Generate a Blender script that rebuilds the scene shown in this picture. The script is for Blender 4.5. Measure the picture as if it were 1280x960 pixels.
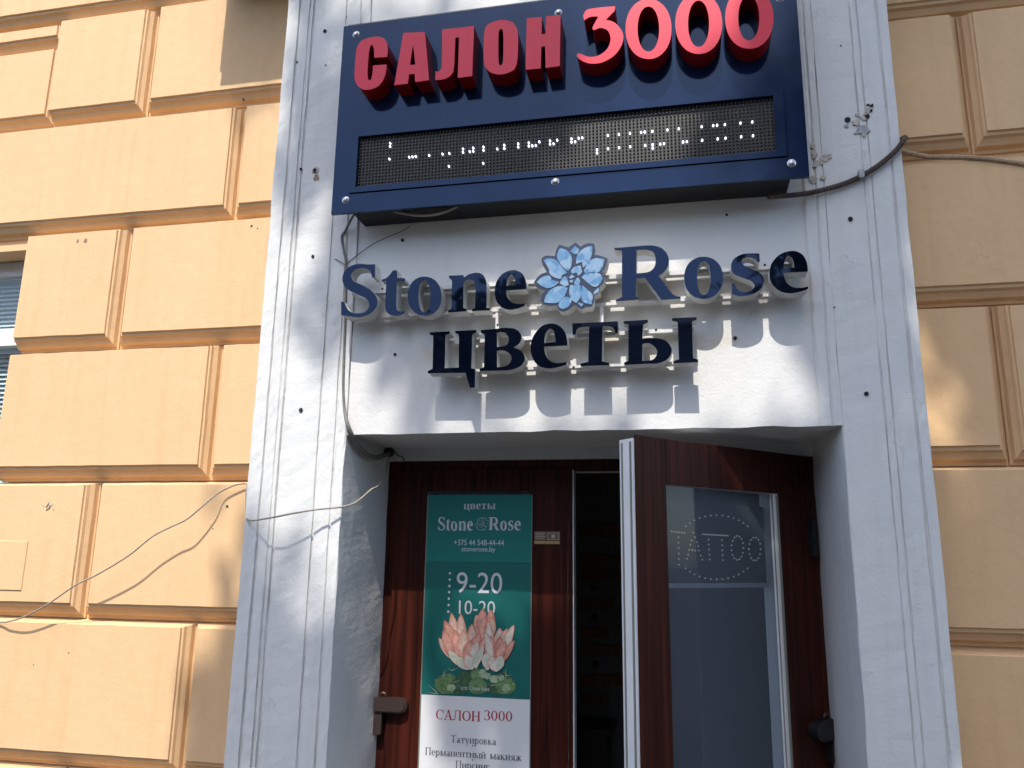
import bpy, bmesh, math, random
from mathutils import Vector, noise
from mathutils.geometry import tessellate_polygon
R = math.radians
random.seed(7)
scene = bpy.context.scene
col = scene.collection
for o in list(bpy.data.objects):
    bpy.data.objects.remove(o)

# ------------------------------------------------------------------ camera
CAM = Vector((0.0, -2.58, 1.65))
YAW, PITCH, ROLL, FPX = R(11.948), R(12.48), R(0.801), 1000.0
FWD = Vector((-math.sin(YAW)*math.cos(PITCH), math.cos(YAW)*math.cos(PITCH), math.sin(PITCH)))
RT0 = Vector((math.cos(YAW), math.sin(YAW), 0))
UP0 = RT0.cross(FWD)
RT = RT0*math.cos(ROLL) + UP0*math.sin(ROLL)
UP = -RT0*math.sin(ROLL) + UP0*math.cos(ROLL)
cd = bpy.data.cameras.new('camera')
cam = bpy.data.objects.new('camera', cd)
col.objects.link(cam)
from mathutils import Matrix
M3 = Matrix((RT, UP, -FWD)).transposed()
cam.matrix_world = Matrix.Translation(CAM) @ M3.to_4x4()
cd.sensor_width = 36.0
cd.lens = 36.0*FPX/1280.0
cd.clip_start = 0.05
cd.clip_end = 2000
scene.camera = cam

# ------------------------------------------------------------------ world, sun, exposure
SUN_EL = math.atan(1.5)
SUN_DIR = Vector((0.0, -math.cos(SUN_EL), math.sin(SUN_EL)))   # towards the sun
w = bpy.data.worlds.new('World')
scene.world = w
w.use_nodes = True
nt = w.node_tree
nt.nodes.clear()
sky = nt.nodes.new('ShaderNodeTexSky')
sky.sky_type = 'NISHITA'
sky.sun_disc = False
sky.sun_elevation = SUN_EL
sky.sun_rotation = math.pi
sky.air_density = 1.0
sky.dust_density = 1.5
bg = nt.nodes.new('ShaderNodeBackground')
bg.inputs[1].default_value = 0.15
wo = nt.nodes.new('ShaderNodeOutputWorld')
nt.links.new(sky.outputs[0], bg.inputs[0])
nt.links.new(bg.outputs[0], wo.inputs[0])
sd = bpy.data.lights.new('sun', 'SUN')
sd.energy = 2.45
sd.angle = R(0.53)
sd.color = (1.0, 0.95, 0.87)
so = bpy.data.objects.new('sun', sd)
so.rotation_euler = (-SUN_DIR).to_track_quat('-Z', 'Y').to_euler()
so.location = (0, -8, 12)
col.objects.link(so)
scene.view_settings.view_transform = 'Standard'
scene.view_settings.look = 'None'
scene.view_settings.gamma = 1
scene.view_settings.exposure = 1.33

# ------------------------------------------------------------------ pixel helpers (photo pixels -> points)
def ray(x, y):
    return RT*((x-640)/FPX) - UP*((y-480)/FPX) + FWD
def px(x, y, Y=0.0):
    d = ray(x, y)
    return CAM + d*((Y-CAM.y)/d.y)
def pxz(x, y, Y=0.0):
    p = px(x, y, Y)
    return (p.x, p.z)

# ------------------------------------------------------------------ object helpers
def thing(name, label, cat, loc, group=None):
    o = bpy.data.objects.new(name, None)
    o.empty_display_size = 0.1
    o.location = loc
    col.objects.link(o)
    o['label'] = label
    o['category'] = cat
    if group: o['group'] = group
    return o
def root_loc(o):
    while o.parent: o = o.parent
    return Vector(o.location)
def add(name, vf, m, parent=None, loc=None, smooth=False):
    """verts are world coordinates; children are shifted to their root"""
    verts, faces = vf
    off = root_loc(parent) if parent else Vector(loc if loc else (0, 0, 0))
    me = bpy.data.meshes.new(name)
    me.from_pydata([tuple(Vector(v)-off) for v in verts], [], faces)
    me.validate()
    bm = bmesh.new(); bm.from_mesh(me)
    bmesh.ops.recalc_face_normals(bm, faces=bm.faces)
    bm.to_mesh(me); bm.free()
    if smooth:
        for p in me.polygons: p.use_smooth = True
    me.materials.append(m)
    o = bpy.data.objects.new(name, me)
    col.objects.link(o)
    if parent: o.parent = parent
    else: o.location = off
    return o
def tag(o, label, cat, group=None, kind=None):
    o['label'] = label; o['category'] = cat
    if group: o['group'] = group
    if kind: o['kind'] = kind
    return o
def struct(o, kind='structure'):
    o['kind'] = kind
    return o
def merge(*vfs):
    V, F = [], []
    for v, f in vfs:
        n = len(V)
        V += [tuple(q) for q in v]
        F += [tuple(i+n for i in t) for t in f]
    return V, F
def box(x0, x1, y0, y1, z0, z1):
    V = [(x, y, z) for z in (z0, z1) for y in (y0, y1) for x in (x0, x1)]
    F = [(0, 2, 3, 1), (4, 5, 7, 6), (0, 1, 5, 4), (2, 6, 7, 3), (0, 4, 6, 2), (1, 3, 7, 5)]
    return V, F
def bbox_bev(x0, x1, y0, y1, z0, z1, b=0.003):
    """box whose front (-Y) edges are chamfered"""
    V = [(x0, y1, z0), (x1, y1, z0), (x1, y1, z1), (x0, y1, z1),
         (x0, y0+b, z0), (x1, y0+b, z0), (x1, y0+b, z1), (x0, y0+b, z1),
         (x0+b, y0, z0+b), (x1-b, y0, z0+b), (x1-b, y0, z1-b), (x0+b, y0, z1-b)]
    F = [(0, 1, 2, 3), (8, 9, 10, 11)]
    for a, c in ((0, 4), (4, 8)):
        for i in range(4):
            j = (i+1) % 4
            F.append((a+i, a+j, c+j, c+i))
    return V, F
def frame_xf(O, ex, ey, ez):
    O, ex, ey, ez = Vector(O), Vector(ex), Vector(ey), Vector(ez)
    return lambda vf: ([O+ex*v[0]+ey*v[1]+ez*v[2] for v in vf[0]], vf[1])
def curve_pts(P, n=5, closed=True):
    """P: (x,y) corner or (x,y,1) smooth point -> polyline"""
    out = []
    N = len(P)
    def tan(i):
        a, b = P[(i-1) % N], P[(i+1) % N]
        return ((b[0]-a[0])/2, (b[1]-a[1])/2)
    for i in range(N if closed else N-1):
        p, q = P[i], P[(i+1) % N]
        sp, sq = len(p) > 2, len(q) > 2
        out.append((p[0], p[1]))
        if not (sp or sq): continue
        ch = (q[0]-p[0], q[1]-p[1])
        L = math.hypot(*ch)
        def lim(t):
            l = math.hypot(*t)
            return t if l < 1e-9 else (t[0]/l*min(l, L*1.05), t[1]/l*min(l, L*1.05))
        tp = lim(tan(i)) if sp else None
        tq = lim(tan((i+1) % N)) if sq else None
        if tp is None: tp = (2*ch[0]-tq[0], 2*ch[1]-tq[1]); tp = (tp[0]*.6, tp[1]*.6)
        if tq is None: tq = (2*ch[0]-tp[0], 2*ch[1]-tp[1]); tq = (tq[0]*.6, tq[1]*.6)
        for k in range(1, n):
            s = k/n
            h1 = 2*s**3-3*s**2+1; h2 = s**3-2*s**2+s; h3 = -2*s**3+3*s**2; h4 = s**3-s**2
            out.append((h1*p[0]+h2*tp[0]+h3*q[0]+h4*tq[0], h1*p[1]+h2*tp[1]+h3*q[1]+h4*tq[1]))
    if not closed: out.append((P[-1][0], P[-1][1]))
    return out
def oval(cx, cy, rx, ry, n=28, e=2.0):
    out = []
    for i in range(n):
        a = 2*math.pi*i/n
        c, s = math.cos(a), math.sin(a)
        out.append((cx+rx*math.copysign(abs(c)**(2/e), c), cy+ry*math.copysign(abs(s)**(2/e), s)))
    return out
def cap(loops, y):
    """flat shape with holes at depth y; loops are (X,Z)"""
    V = [(a, y, b) for L in loops for a, b in L]
    T = tessellate_polygon([[Vector((a, b, 0)) for a, b in L] for L in loops])
    return V, [tuple(t) for t in T]
def walls(loops, y0, y1):
    V, F = [], []
    for L in loops:
        n = len(V); N = len(L)
        V += [(a, y0, b) for a, b in L] + [(a, y1, b) for a, b in L]
        F += [(n+i, n+(i+1) % N, n+N+(i+1) % N, n+N+i) for i in range(N)]
    return V, F
def slab(loops, y0, y1):
    return merge(cap(loops, y0), walls(loops, y0, y1), cap(loops, y1))
def tube(pts, rad, n=8, sub=6, ripple=0.0, pitch=0.008, closed=False):
    P = [Vector(p) for p in pts]
    Q = []
    for i in range(len(P)-1):
        p0 = P[max(i-1, 0)]; p1 = P[i]; p2 = P[i+1]; p3 = P[min(i+2, len(P)-1)]
        for k in range(sub):
            s = k/sub
            Q.append(0.5*((2*p1)+(p2-p0)*s+(2*p0-5*p1+4*p2-p3)*s*s+(3*p1-p0-3*p2+p3)*s**3))
    Q.append(P[-1])
    if ripple:
        q2, acc = [Q[0]], 0
        for a, b in zip(Q, Q[1:]):
            L = (b-a).length
            m = max(1, int(L/(pitch/2)))
            for k in range(1, m+1): q2.append(a.lerp(b, k/m))
        Q = q2
    V, F = [], []
    N = len(Q)
    for i, q in enumerate(Q):
        t = (Q[min(i+1, N-1)]-Q[max(i-1, 0)]).normalized()
        a = t.cross(Vector((0.13, 0.2, 1)) if abs(t.z) < .9 else Vector((1, .1, 0))).normalized()
        b = t.cross(a)
        rr = rad*(1+(ripple if i % 2 else -ripple)) if not callable(rad) else rad(i/(N-1))
        for k in range(n):
            an = 2*math.pi*k/n
            V.append(q+a*(rr*math.cos(an))+b*(rr*math.sin(an)))
    for i in range(N-1):
        for k in range(n):
            F.append((i*n+k, i*n+(k+1) % n, (i+1)*n+(k+1) % n, (i+1)*n+k))
    F += [tuple(range(n)), tuple(range((N-1)*n, N*n))]
    return V, F
def dome(cx, y, cz, r, h, n=10, rings=2):
    """button facing -Y"""
    V, F = [], []
    for j in range(rings+1):
        a = (math.pi/2)*j/(rings+1)
        for k in range(n):
            t = 2*math.pi*k/n
            V.append((cx+r*math.cos(a)*math.cos(t), y-h*math.sin(a), cz+r*math.cos(a)*math.sin(t)))
    V.append((cx, y-h, cz))
    for j in range(rings):
        for k in range(n):
            F.append((j*n+k, j*n+(k+1) % n, (j+1)*n+(k+1) % n, (j+1)*n+k))
    for k in range(n):
        F.append((rings*n+k, rings*n+(k+1) % n, len(V)-1))
    return V, F
def extrude_profile(prof, z0, z1, step=0.05, amp=0.0012, seed=0):
    """open (X,Y) profile extruded along Z with a slightly uneven surface"""
    nz = max(1, int((z1-z0)/step))
    V, F = [], []
    for k in range(nz+1):
        z = z0+(z1-z0)*k/nz
        for i, (x, y) in enumerate(prof):
            a = noise.noise(Vector((x*9+seed, i*3.1, z*7)))*amp + noise.noise(Vector((x*40+seed, i*5.3, z*31)))*amp*.6
            b = noise.noise(Vector((x*9+seed+50, i*2.7, z*8)))*amp
            V.append((x+b, y+a, z))
    n = len(prof)
    for k in range(nz):
        for i in range(n-1):
            F.append((k*n+i, k*n+i+1, (k+1)*n+i+1, (k+1)*n+i))
    return V, F

# ------------------------------------------------------------------ materials
def nodes_of(m):
    m.use_nodes = True
    return m.node_tree.nodes, m.node_tree.links, m.node_tree.nodes['Principled BSDF']
KA = 0.80     # photo is exposed long: keep paints at weathered values
def mat(name, colr, rough=0.6, metal=0.0, spec=0.5, var=0.0, vscale=8.0, bump=0.0, bscale=200.0, coat=0.0, emit=None, estr=0.0, tint=None):
    colr = tuple(KA*c for c in colr)
    m = bpy.data.materials.new(name)
    N, L, B = nodes_of(m)
    B.inputs['Base Color'].default_value = (*colr, 1)
    B.inputs['Roughness'].default_value = rough
    B.inputs['Metallic'].default_value = metal
    B.inputs['Specular IOR Level'].default_value = spec
    B.inputs['Coat Weight'].default_value = coat
    if tint: B.inputs['Specular Tint'].default_value = (*tint, 1)
    if emit:
        B.inputs['Emission Color'].default_value = (*emit, 1)
        B.inputs['Emission Strength'].default_value = estr
    g = None
    if var or bump:
        g = N.new('ShaderNodeNewGeometry')
    if var:
        t = N.new('ShaderNodeTexNoise'); t.inputs['Scale'].default_value = vscale; t.inputs['Detail'].default_value = 6
        L.new(g.outputs['Position'], t.inputs['Vector'])
        r = N.new('ShaderNodeMapRange')
        r.inputs[1].default_value = .3; r.inputs[2].default_value = .7
        r.inputs[3].default_value = 1-var; r.inputs[4].default_value = 1+var
        L.new(t.outputs[0], r.inputs[0])
        mx = N.new('ShaderNodeVectorMath'); mx.operation = 'SCALE'
        mx.inputs[0].default_value = colr
        L.new(r.outputs[0], mx.inputs['Scale'])
        L.new(mx.outputs[0], B.inputs['Base Color'])
    if bump:
        t = N.new('ShaderNodeTexNoise'); t.inputs['Scale'].default_value = bscale; t.inputs['Detail'].default_value = 4
        L.new(g.outputs['Position'], t.inputs['Vector'])
        b = N.new('ShaderNodeBump'); b.inputs['Strength'].default_value = bump; b.inputs['Distance'].default_value = 0.002
        L.new(t.outputs[0], b.inputs['Height'])
        L.new(b.outputs[0], B.inputs['Normal'])
    return m

def plaster(name, base, dirt, bump=0.35, grain=120, streak=0.25, crack=0.5, tint_bands=None, dist=0.004, mottle=.14):
    """painted plaster: mottling, vertical streaks, fine cracks, trowelled relief"""
    base = tuple(KA*c for c in base); dirt = tuple(KA*c for c in dirt)
    m = bpy.data.materials.new(name)
    N, L, B = nodes_of(m)
    B.inputs['Roughness'].default_value = 0.75
    B.inputs['Specular IOR Level'].default_value = 0.25
    g = N.new('ShaderNodeNewGeometry')
    def noise_t(scale, detail=5, vec=None, rough=.55):
        t = N.new('ShaderNodeTexNoise'); t.inputs['Scale'].default_value = scale
        t.inputs['Detail'].default_value = detail; t.inputs['Roughness'].default_value = rough
        L.new(vec if vec else g.outputs['Position'], t.inputs['Vector'])
        return t.outputs[0]
    def rng(v, a, b, c, d):
        r = N.new('ShaderNodeMapRange'); r.inputs[1].default_value = a; r.inputs[2].default_value = b
        r.inputs[3].default_value = c; r.inputs[4].default_value = d
        L.new(v, r.inputs[0]); return r.outputs[0]
    def mul(a, b, op='MULTIPLY'):
        x = N.new('ShaderNodeMath'); x.operation = op
        for i, s in enumerate((a, b)):
            if isinstance(s, (int, float)): x.inputs[i].default_value = s
            else: L.new(s, x.inputs[i])
        return x.outputs[0]
    def mix(f, a, b):
        x = N.new('ShaderNodeMix'); x.data_type = 'RGBA'
        L.new(f, x.inputs[0])
        for i, s in ((6, a), (7, b)):
            if isinstance(s, tuple): x.inputs[i].default_value = (*s, 1)
            else: L.new(s, x.inputs[i])
        return x.outputs[2]
    mp = N.new('ShaderNodeMapping'); mp.inputs['Scale'].default_value = (1, 1, 0.06)
    L.new(g.outputs['Position'], mp.inputs['Vector'])
    mott = rng(noise_t(2.2, 3), .35, .7, 0, 1)
    fine = rng(noise_t(26, 3), .35, .7, 0, 1)
    stre = rng(noise_t(22, 3, mp.outputs[0]), .5, .72, 0, streak)
    f = mul(mul(mott, .35), mul(fine, .3), 'ADD')
    c = mix(f, base, tuple((1-mottle)*b+mottle*d for b, d in zip(base, dirt)))
    c = mix(stre, c, dirt)
    # cracks
    wv = N.new('ShaderNodeTexNoise'); wv.inputs['Scale'].default_value = 9; wv.inputs['Detail'].default_value = 4
    L.new(g.outputs['Position'], wv.inputs['Vector'])
    va = N.new('ShaderNodeVectorMath'); va.operation = 'MULTIPLY_ADD'
    va.inputs[1].default_value = (.12, .12, .12)
    L.new(wv.outputs['Color'], va.inputs[0]); L.new(g.outputs['Position'], va.inputs[2])
    vo = N.new('ShaderNodeTexVoronoi'); vo.feature = 'DISTANCE_TO_EDGE'; vo.inputs['Scale'].default_value = 3.1
    L.new(va.outputs[0], vo.inputs['Vector'])
    line = rng(vo.outputs['Distance'], 0.0, 0.0045, 1, 0)
    msk = rng(noise_t(3.3, 2), .56, .62, 0, crack)
    ck = mul(line, msk)
    c = mix(ck, c, tuple(.35*d for d in dirt))
    if tint_bands:
        sep = N.new('ShaderNodeSeparateXYZ'); L.new(g.outputs['Position'], sep.inputs[0])
        for zc, hw, x0, x1, st, slope in tint_bands:  # brownish blotchy bands at set heights
            zz = mul(sep.outputs['Z'], mul(sep.outputs['X'], slope), 'ADD')
            dz = mul(mul(zz, zc, 'SUBTRACT'), 1/hw)
            ab = N.new('ShaderNodeMath'); ab.operation = 'ABSOLUTE'; L.new(dz, ab.inputs[0])
            band = rng(ab.outputs[0], 0, 1, 1, 0)
            xa = rng(sep.outputs['X'], x0-.05, x0+.05, 0, 1); xb = rng(sep.outputs['X'], x1-.05, x1+.05, 1, 0)
            blot = rng(noise_t(11, 3), .42, .62, .1, 1)
            c = mix(mul(mul(mul(band, blot), mul(xa, xb)), st), c, (.42, .33, .19))
    L.new(c, B.inputs['Base Color'])
    h = mul(mul(noise_t(grain, 3), .6), mul(noise_t(grain*.22, 2), .9), 'ADD')
    h = mul(h, mul(ck, -.5), 'ADD')
    b = N.new('ShaderNodeBump'); b.inputs['Strength'].default_value = bump; b.inputs['Distance'].default_value = dist
    L.new(h, b.inputs['Height']); L.new(b.outputs[0], B.inputs['Normal'])
    return m

M = {}
M['orange'] = plaster('orange_plaster', (.81, .54, .298), (.52, .30, .13), bump=.30, grain=110, streak=.14, crack=.16, mottle=.34)
M['white'] = plaster('white_plaster', (.725, .73, .715), (.46, .455, .42), bump=.42, grain=95, streak=.15, crack=.3)
M['panel'] = plaster('panel_plaster', (.73, .725, .705), (.48, .46, .41), bump=.42, grain=95, streak=.06, crack=.25,
                     tint_bands=[(2.535, .045, -1.10, .40, .55, -.012), (2.36, .05, -.9, .2, .5, -.012)])
M['reveal'] = plaster('reveal_plaster', (.56, .57, .57), (.33, .33, .32), bump=.5, grain=70, streak=.2, crack=.4)
M['raw'] = mat('bare_mortar', (.50, .46, .40), .9, var=.25, vscale=60, bump=.8, bscale=150)
M['rust'] = mat('rust_stain', (.33, .25, .15), .9, var=.3, vscale=50)
M['hole'] = mat('dark_hole', (.012, .01, .009), .9)
M['navy'] = mat('navy_sign_face', (.006, .013, .042), .10, spec=.36, tint=(.45, .65, 1.0), var=.28, vscale=9, bump=.05, bscale=15)
M['navydark'] = mat('sign_box_metal', (.006, .006, .006), .7, var=.3, vscale=20)
M['beige_metal'] = mat('weathered_tray', (.30, .28, .22), .7, var=.2, vscale=30)
M['red'] = mat('red_letter_face_lit', (.72, .020, .055), .33, spec=.28)  # pinkish sky reflection put into the face colour
M['redshade'] = mat('red_letter_side_shaded', (.24, .005, .006), .35, spec=.3)  # same red as the faces, shade of the sides put into the colour
M['steel'] = mat('bolt_steel', (.62, .62, .62), .3, metal=.9)
M['ledblack'] = mat('led_board', (.012, .012, .013), .55)
M['led'] = mat('led_lens', (.085, .08, .062), .28, spec=.6)
M['ledon'] = mat('led_lit', (.8, .8, .9), .3, emit=(.80, .82, 1.0), estr=1.1)
M['gloss'] = mat('glossy_letter_face', (.0022, .0038, .0105), .03, spec=.40, tint=(.36, .53, .95))
M['letterwhite'] = mat('letter_side_white', (.66, .66, .64), .55, var=.12, vscale=30)
M['rail'] = mat('rail_paint', (.62, .62, .60), .5, var=.1, vscale=25)
M['emblem'] = mat('emblem_navy', (.020, .028, .060), .25)
M['brown'] = None
M['pvc'] = mat('white_pvc_edge', (.74, .75, .76), .35, var=.06, vscale=12)
M['bead'] = mat('glazing_bead', (.20, .215, .19), .4)
M['hinge'] = mat('hinge_brown', (.040, .026, .022), .38, var=.15, vscale=60)
M['hingeblack'] = mat('hinge_black', (.012, .012, .013), .35)
M['teal'] = mat('poster_teal', (.008, .19, .165), .5, spec=.3)
M['teal2'] = mat('poster_teal_dark', (.006, .135, .122), .5, spec=.3)
M['posterwhite'] = mat('poster_white', (.74, .76, .78), .42)
M['print'] = mat('poster_print_pale', (.62, .66, .68), .5)
M['printgrey'] = mat('poster_print_grey', (.10, .11, .13), .5)
M['printdim'] = mat('poster_print_dim', (.30, .38, .36), .5)
M['printred'] = mat('poster_print_red', (.42, .012, .03), .5)
M['gold'] = mat('plaque_gold', (.50, .36, .16), .35, metal=.5)
M['plaque'] = mat('plaque_brown', (.16, .09, .065), .4)
M['plaqueprint'] = mat('plaque_print', (.50, .42, .32), .5)
M['cable'] = mat('cable_grey', (.17, .165, .15), .6, var=.2, vscale=40)
M['cablelight'] = mat('cable_tan', (.33, .29, .24), .6, var=.15, vscale=40)
M['cabledark'] = mat('cable_dark', (.05, .035, .025), .6, var=.3, vscale=60)
M['conduit'] = mat('conduit_brown', (.075, .05, .035), .65, var=.45, vscale=70)
M['conduit2'] = mat('conduit_dusty', (.42, .29, .18), .7, var=.2, vscale=50)
M['clip'] = mat('conduit_clip', (.36, .37, .38), .7, var=.3, vscale=90)
M['interior'] = mat('interior_wall', (.20, .20, .19), .8)
M['interiorfloor'] = mat('interior_floor', (.12, .11, .10), .6)
M['card'] = mat('orange_card', (.26, .10, .014), .7)
M['cabinet'] = mat('cabinet_black', (.012, .012, .014), .4)
M['blind'] = mat('blind_slat', (.78, .84, .86), .5)
M['winframe'] = mat('window_frame_white', (.80, .81, .82), .35)
M['bark'] = mat('bark', (.075, .055, .04), .9, var=.4, vscale=25, bump=1, bscale=40)
M['pave'] = mat('pavement', (.055, .052, .050), .9, var=.2, vscale=6, bump=.3, bscale=150)
M['petal_pink'] = mat('print_petal_pink', (.68, .27, .20), .5, var=.28, vscale=55)
M['petal_mid'] = mat('print_petal_mid', (.72, .38, .29), .5, var=.25, vscale=55)
M['petal_pale'] = mat('print_petal_pale', (.74, .52, .40), .5, var=.2, vscale=60)
M['petal_white'] = mat('print_petal_white', (.70, .66, .58), .5, var=.15, vscale=60)
M['petal_green'] = mat('print_petal_green', (.55, .62, .46), .5, var=.2, vscale=60)
M['petal_line'] = mat('print_petal_line', (.42, .16, .12), .5)
M['cactus'] = mat('print_cactus', (.13, .24, .085), .5, var=.5, vscale=70)
M['cactus_d'] = mat('print_cactus_dark', (.045, .11, .05), .5, var=.5, vscale=70)
M['cactus_l'] = mat('print_cactus_light', (.33, .45, .28), .5, var=.3, vscale=80)
M['spine'] = mat('print_spine', (.55, .58, .38), .5)

def leafmat():
    m = bpy.data.materials.new('leaves')
    N, L, B = nodes_of(m)
    g = N.new('ShaderNodeNewGeometry')
    t = N.new('ShaderNodeTexNoise'); t.inputs['Scale'].default_value = 1.6
    L.new(g.outputs['Position'], t.inputs['Vector'])
    r = N.new('ShaderNodeValToRGB')
    r.color_ramp.elements[0].position = .3; r.color_ramp.elements[0].color = (.035, .075, .014, 1)
    r.color_ramp.elements[1].position = .7; r.color_ramp.elements[1].color = (.085, .135, .03, 1)
    L.new(t.outputs[0], r.inputs[0]); L.new(r.outputs[0], B.inputs['Base Color'])
    B.inputs['Roughness'].default_value = .5
    return m
M['leaf'] = leafmat()

def woodmat():
    m = bpy.data.materials.new('mahogany_laminate')
    N, L, B = nodes_of(m)
    g = N.new('ShaderNodeNewGeometry')
    mp = N.new('ShaderNodeMapping'); mp.inputs['Scale'].default_value = (34, 34, .9)
    L.new(g.outputs['Position'], mp.inputs['Vector'])
    t = N.new('ShaderNodeTexNoise'); t.inputs['Scale'].default_value = 1.6; t.inputs['Detail'].default_value = 7; t.inputs['Distortion'].default_value = .6
    L.new(mp.outputs[0], t.inputs['Vector'])
    r = N.new('ShaderNodeValToRGB')
    r.color_ramp.elements[0].position = .3; r.color_ramp.elements[0].color = (.011, .0030, .0022, 1)
    r.color_ramp.elements[1].position = .72; r.color_ramp.elements[1].color = (.060, .0125, .0070, 1)
    L.new(t.outputs[0], r.inputs[0]); L.new(r.outputs[0], B.inputs['Base Color'])
    B.inputs['Roughness'].default_value = .38
    B.inputs['Specular IOR Level'].default_value = .12
    return m
M['brown'] = woodmat()

def glassmat(name, tint, ior=1.5, rough=0.0, base=(.03, .035, .045), refl_fill=0.0):
    m = bpy.data.materials.new(name)
    m.use_nodes = True
    N, L = m.node_tree.nodes, m.node_tree.links
    N.clear()
    out = N.new('ShaderNodeOutputMaterial')
    tr = N.new('ShaderNodeBsdfTransparent'); tr.inputs[0].default_value = (*tint, 1)
    df = N.new('ShaderNodeBsdfDiffuse'); df.inputs[0].default_value = (*base, 1)
    m0 = N.new('ShaderNodeMixShader'); m0.inputs[0].default_value = refl_fill  # diffuse share stands in for the pane's grey-blue reflection
    gl = N.new('ShaderNodeBsdfGlossy'); gl.inputs['Roughness'].default_value = rough
    fr = N.new('ShaderNodeFresnel'); fr.inputs[0].default_value = ior
    mx = N.new('ShaderNodeMixShader')
    L.new(tr.outputs[0], m0.inputs[1]); L.new(df.outputs[0], m0.inputs[2])
    gg = N.new('ShaderNodeNewGeometry')
    sb_ = N.new('ShaderNodeMath'); sb_.operation = 'SUBTRACT'; sb_.inputs[0].default_value = 1.0
    ml = N.new('ShaderNodeMath'); ml.operation = 'MULTIPLY'
    L.new(gg.outputs['Backfacing'], sb_.inputs[1]); L.new(sb_.outputs[0], ml.inputs[0]); L.new(fr.outputs[0], ml.inputs[1])
    L.new(ml.outputs[0], mx.inputs[0]); L.new(m0.outputs[0], mx.inputs[1]); L.new(gl.outputs[0], mx.inputs[2])
    L.new(mx.outputs[0], out.inputs[0])
    return m
M['glass'] = glassmat('door_glass', (.78, .82, .86), ior=1.42, refl_fill=.22, base=(.15, .18, .215))
M['winglass'] = glassmat('window_glass', (.9, .93, .93), ior=1.6)

def petalmat():
    m = bpy.data.materials.new('emblem_petal_blue')
    N, L, B = nodes_of(m)
    g = N.new('ShaderNodeNewGeometry')
    v = N.new('ShaderNodeTexVoronoi'); v.inputs['Scale'].default_value = 46
    L.new(g.outputs['Position'], v.inputs['Vector'])
    r = N.new('ShaderNodeValToRGB')
    r.color_ramp.elements[0].position = .1; r.color_ramp.elements[0].color = (.06, .165, .31, 1)
    r.color_ramp.elements[1].position = .9; r.color_ramp.elements[1].color = (.18, .27, .38, 1)
    e = r.color_ramp.elements.new(.5); e.color = (.10, .215, .355, 1)
    sp = N.new('ShaderNodeSeparateColor'); L.new(v.outputs['Color'], sp.inputs[0])
    L.new(sp.outputs[0], r.inputs[0])
    v2 = N.new('ShaderNodeTexVoronoi'); v2.feature = 'DISTANCE_TO_EDGE'; v2.inputs['Scale'].default_value = 46
    L.new(g.outputs['Position'], v2.inputs['Vector'])
    mr = N.new('ShaderNodeMapRange'); mr.inputs[2].default_value = .035; mr.inputs[3].default_value = .45; mr.inputs[4].default_value = 0
    L.new(v2.outputs['Distance'], mr.inputs[0])
    mx = N.new('ShaderNodeMix'); mx.data_type = 'RGBA'; mx.inputs[7].default_value = (.30, .39, .47, 1)
    L.new(mr.outputs[0], mx.inputs[0]); L.new(r.outputs[0], mx.inputs[6])
    L.new(mx.outputs[2], B.inputs['Base Color'])
    B.inputs['Roughness'].default_value = .3
    return m
M['petal'] = petalmat()

# ------------------------------------------------------------------ setting: ground
WALL_Y = 0.17           # faces of the rusticated blocks; the white surround stands at Y = 0
def ground():
    return [(-300, -300, 0), (300, -300, 0), (300, 300, 0), (-300, 300, 0)], [(0, 1, 2, 3)]
struct(add('pavement', ground(), M['pave']))

# ------------------------------------------------------------------ the building
bld = thing('building', 'orange rusticated stucco building front with a white plaster door surround', 'building', (0, .3, 0))
PROF = [(.0365, .064), (.0355, .054), (.0290, .050), (.0245, .033), (.0125, .021), (.0085, .010), (.0020, .008), (0, 0)]
def block(x0, x1, z0, z1, yf=WALL_Y, seed=0, left_flat=False, right_flat=False, top=True, name='block'):
    """one rusticated block: flat face x0..x1, z0..z1, moulded bevel round it"""
    def side(a, b):
        n = max(1, int(abs(b-a)/.055))
        return [a+(b-a)*i/n for i in range(n)]
    V, F = [], []
    per = []
    for t in side(x0, x1): per.append((t, z0, 0, -1))
    for t in side(z0, z1): per.append((x1, t, 1, 0))
    for t in side(x1, x0): per.append((t, z1, 0, 1))
    for t in side(z1, z0): per.append((x0, t, -1, 0))
    # corner points push out on both axes
    n = len(per)
    for li, (o, d) in enumerate(PROF):
        for i, (x, z, ax, az) in enumerate(per):
            dx, dz = ax, az
            if abs(x-x0) < 1e-6: dx = -1
            if abs(x-x1) < 1e-6: dx = 1
            if abs(z-z0) < 1e-6: dz = -1
            if abs(z-z1) < 1e-6: dz = 1
            ox = o*dx; oz = o*dz*(1.62 if dz < 0 else .40)
            if left_flat and dx < 0: ox = 0
            if right_flat and dx > 0: ox = 0
            j = noise.noise(Vector((x*17+seed*3.3, z*17, li*.7)))*.0016 + noise.noise(Vector((x*60+seed, z*60, li*.9)))*.0010
            j *= (0 if li == 0 else 1)
            if o == 0: j *= .9
            V.append((x+ox+dx*j, yf+d+(j*.4 if li < len(PROF)-1 else 0), z+oz+dz*j))
    L = len(PROF)
    for li in range(L-1):
        for i in range(n):
            F.append((li*n+i, li*n+(i+1) % n, (li+1)*n+(i+1) % n, (li+1)*n+i))
    F.append(tuple((L-1)*n+i for i in range(n)))
    return add(name, (V, F), M['orange'], bld)

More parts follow.
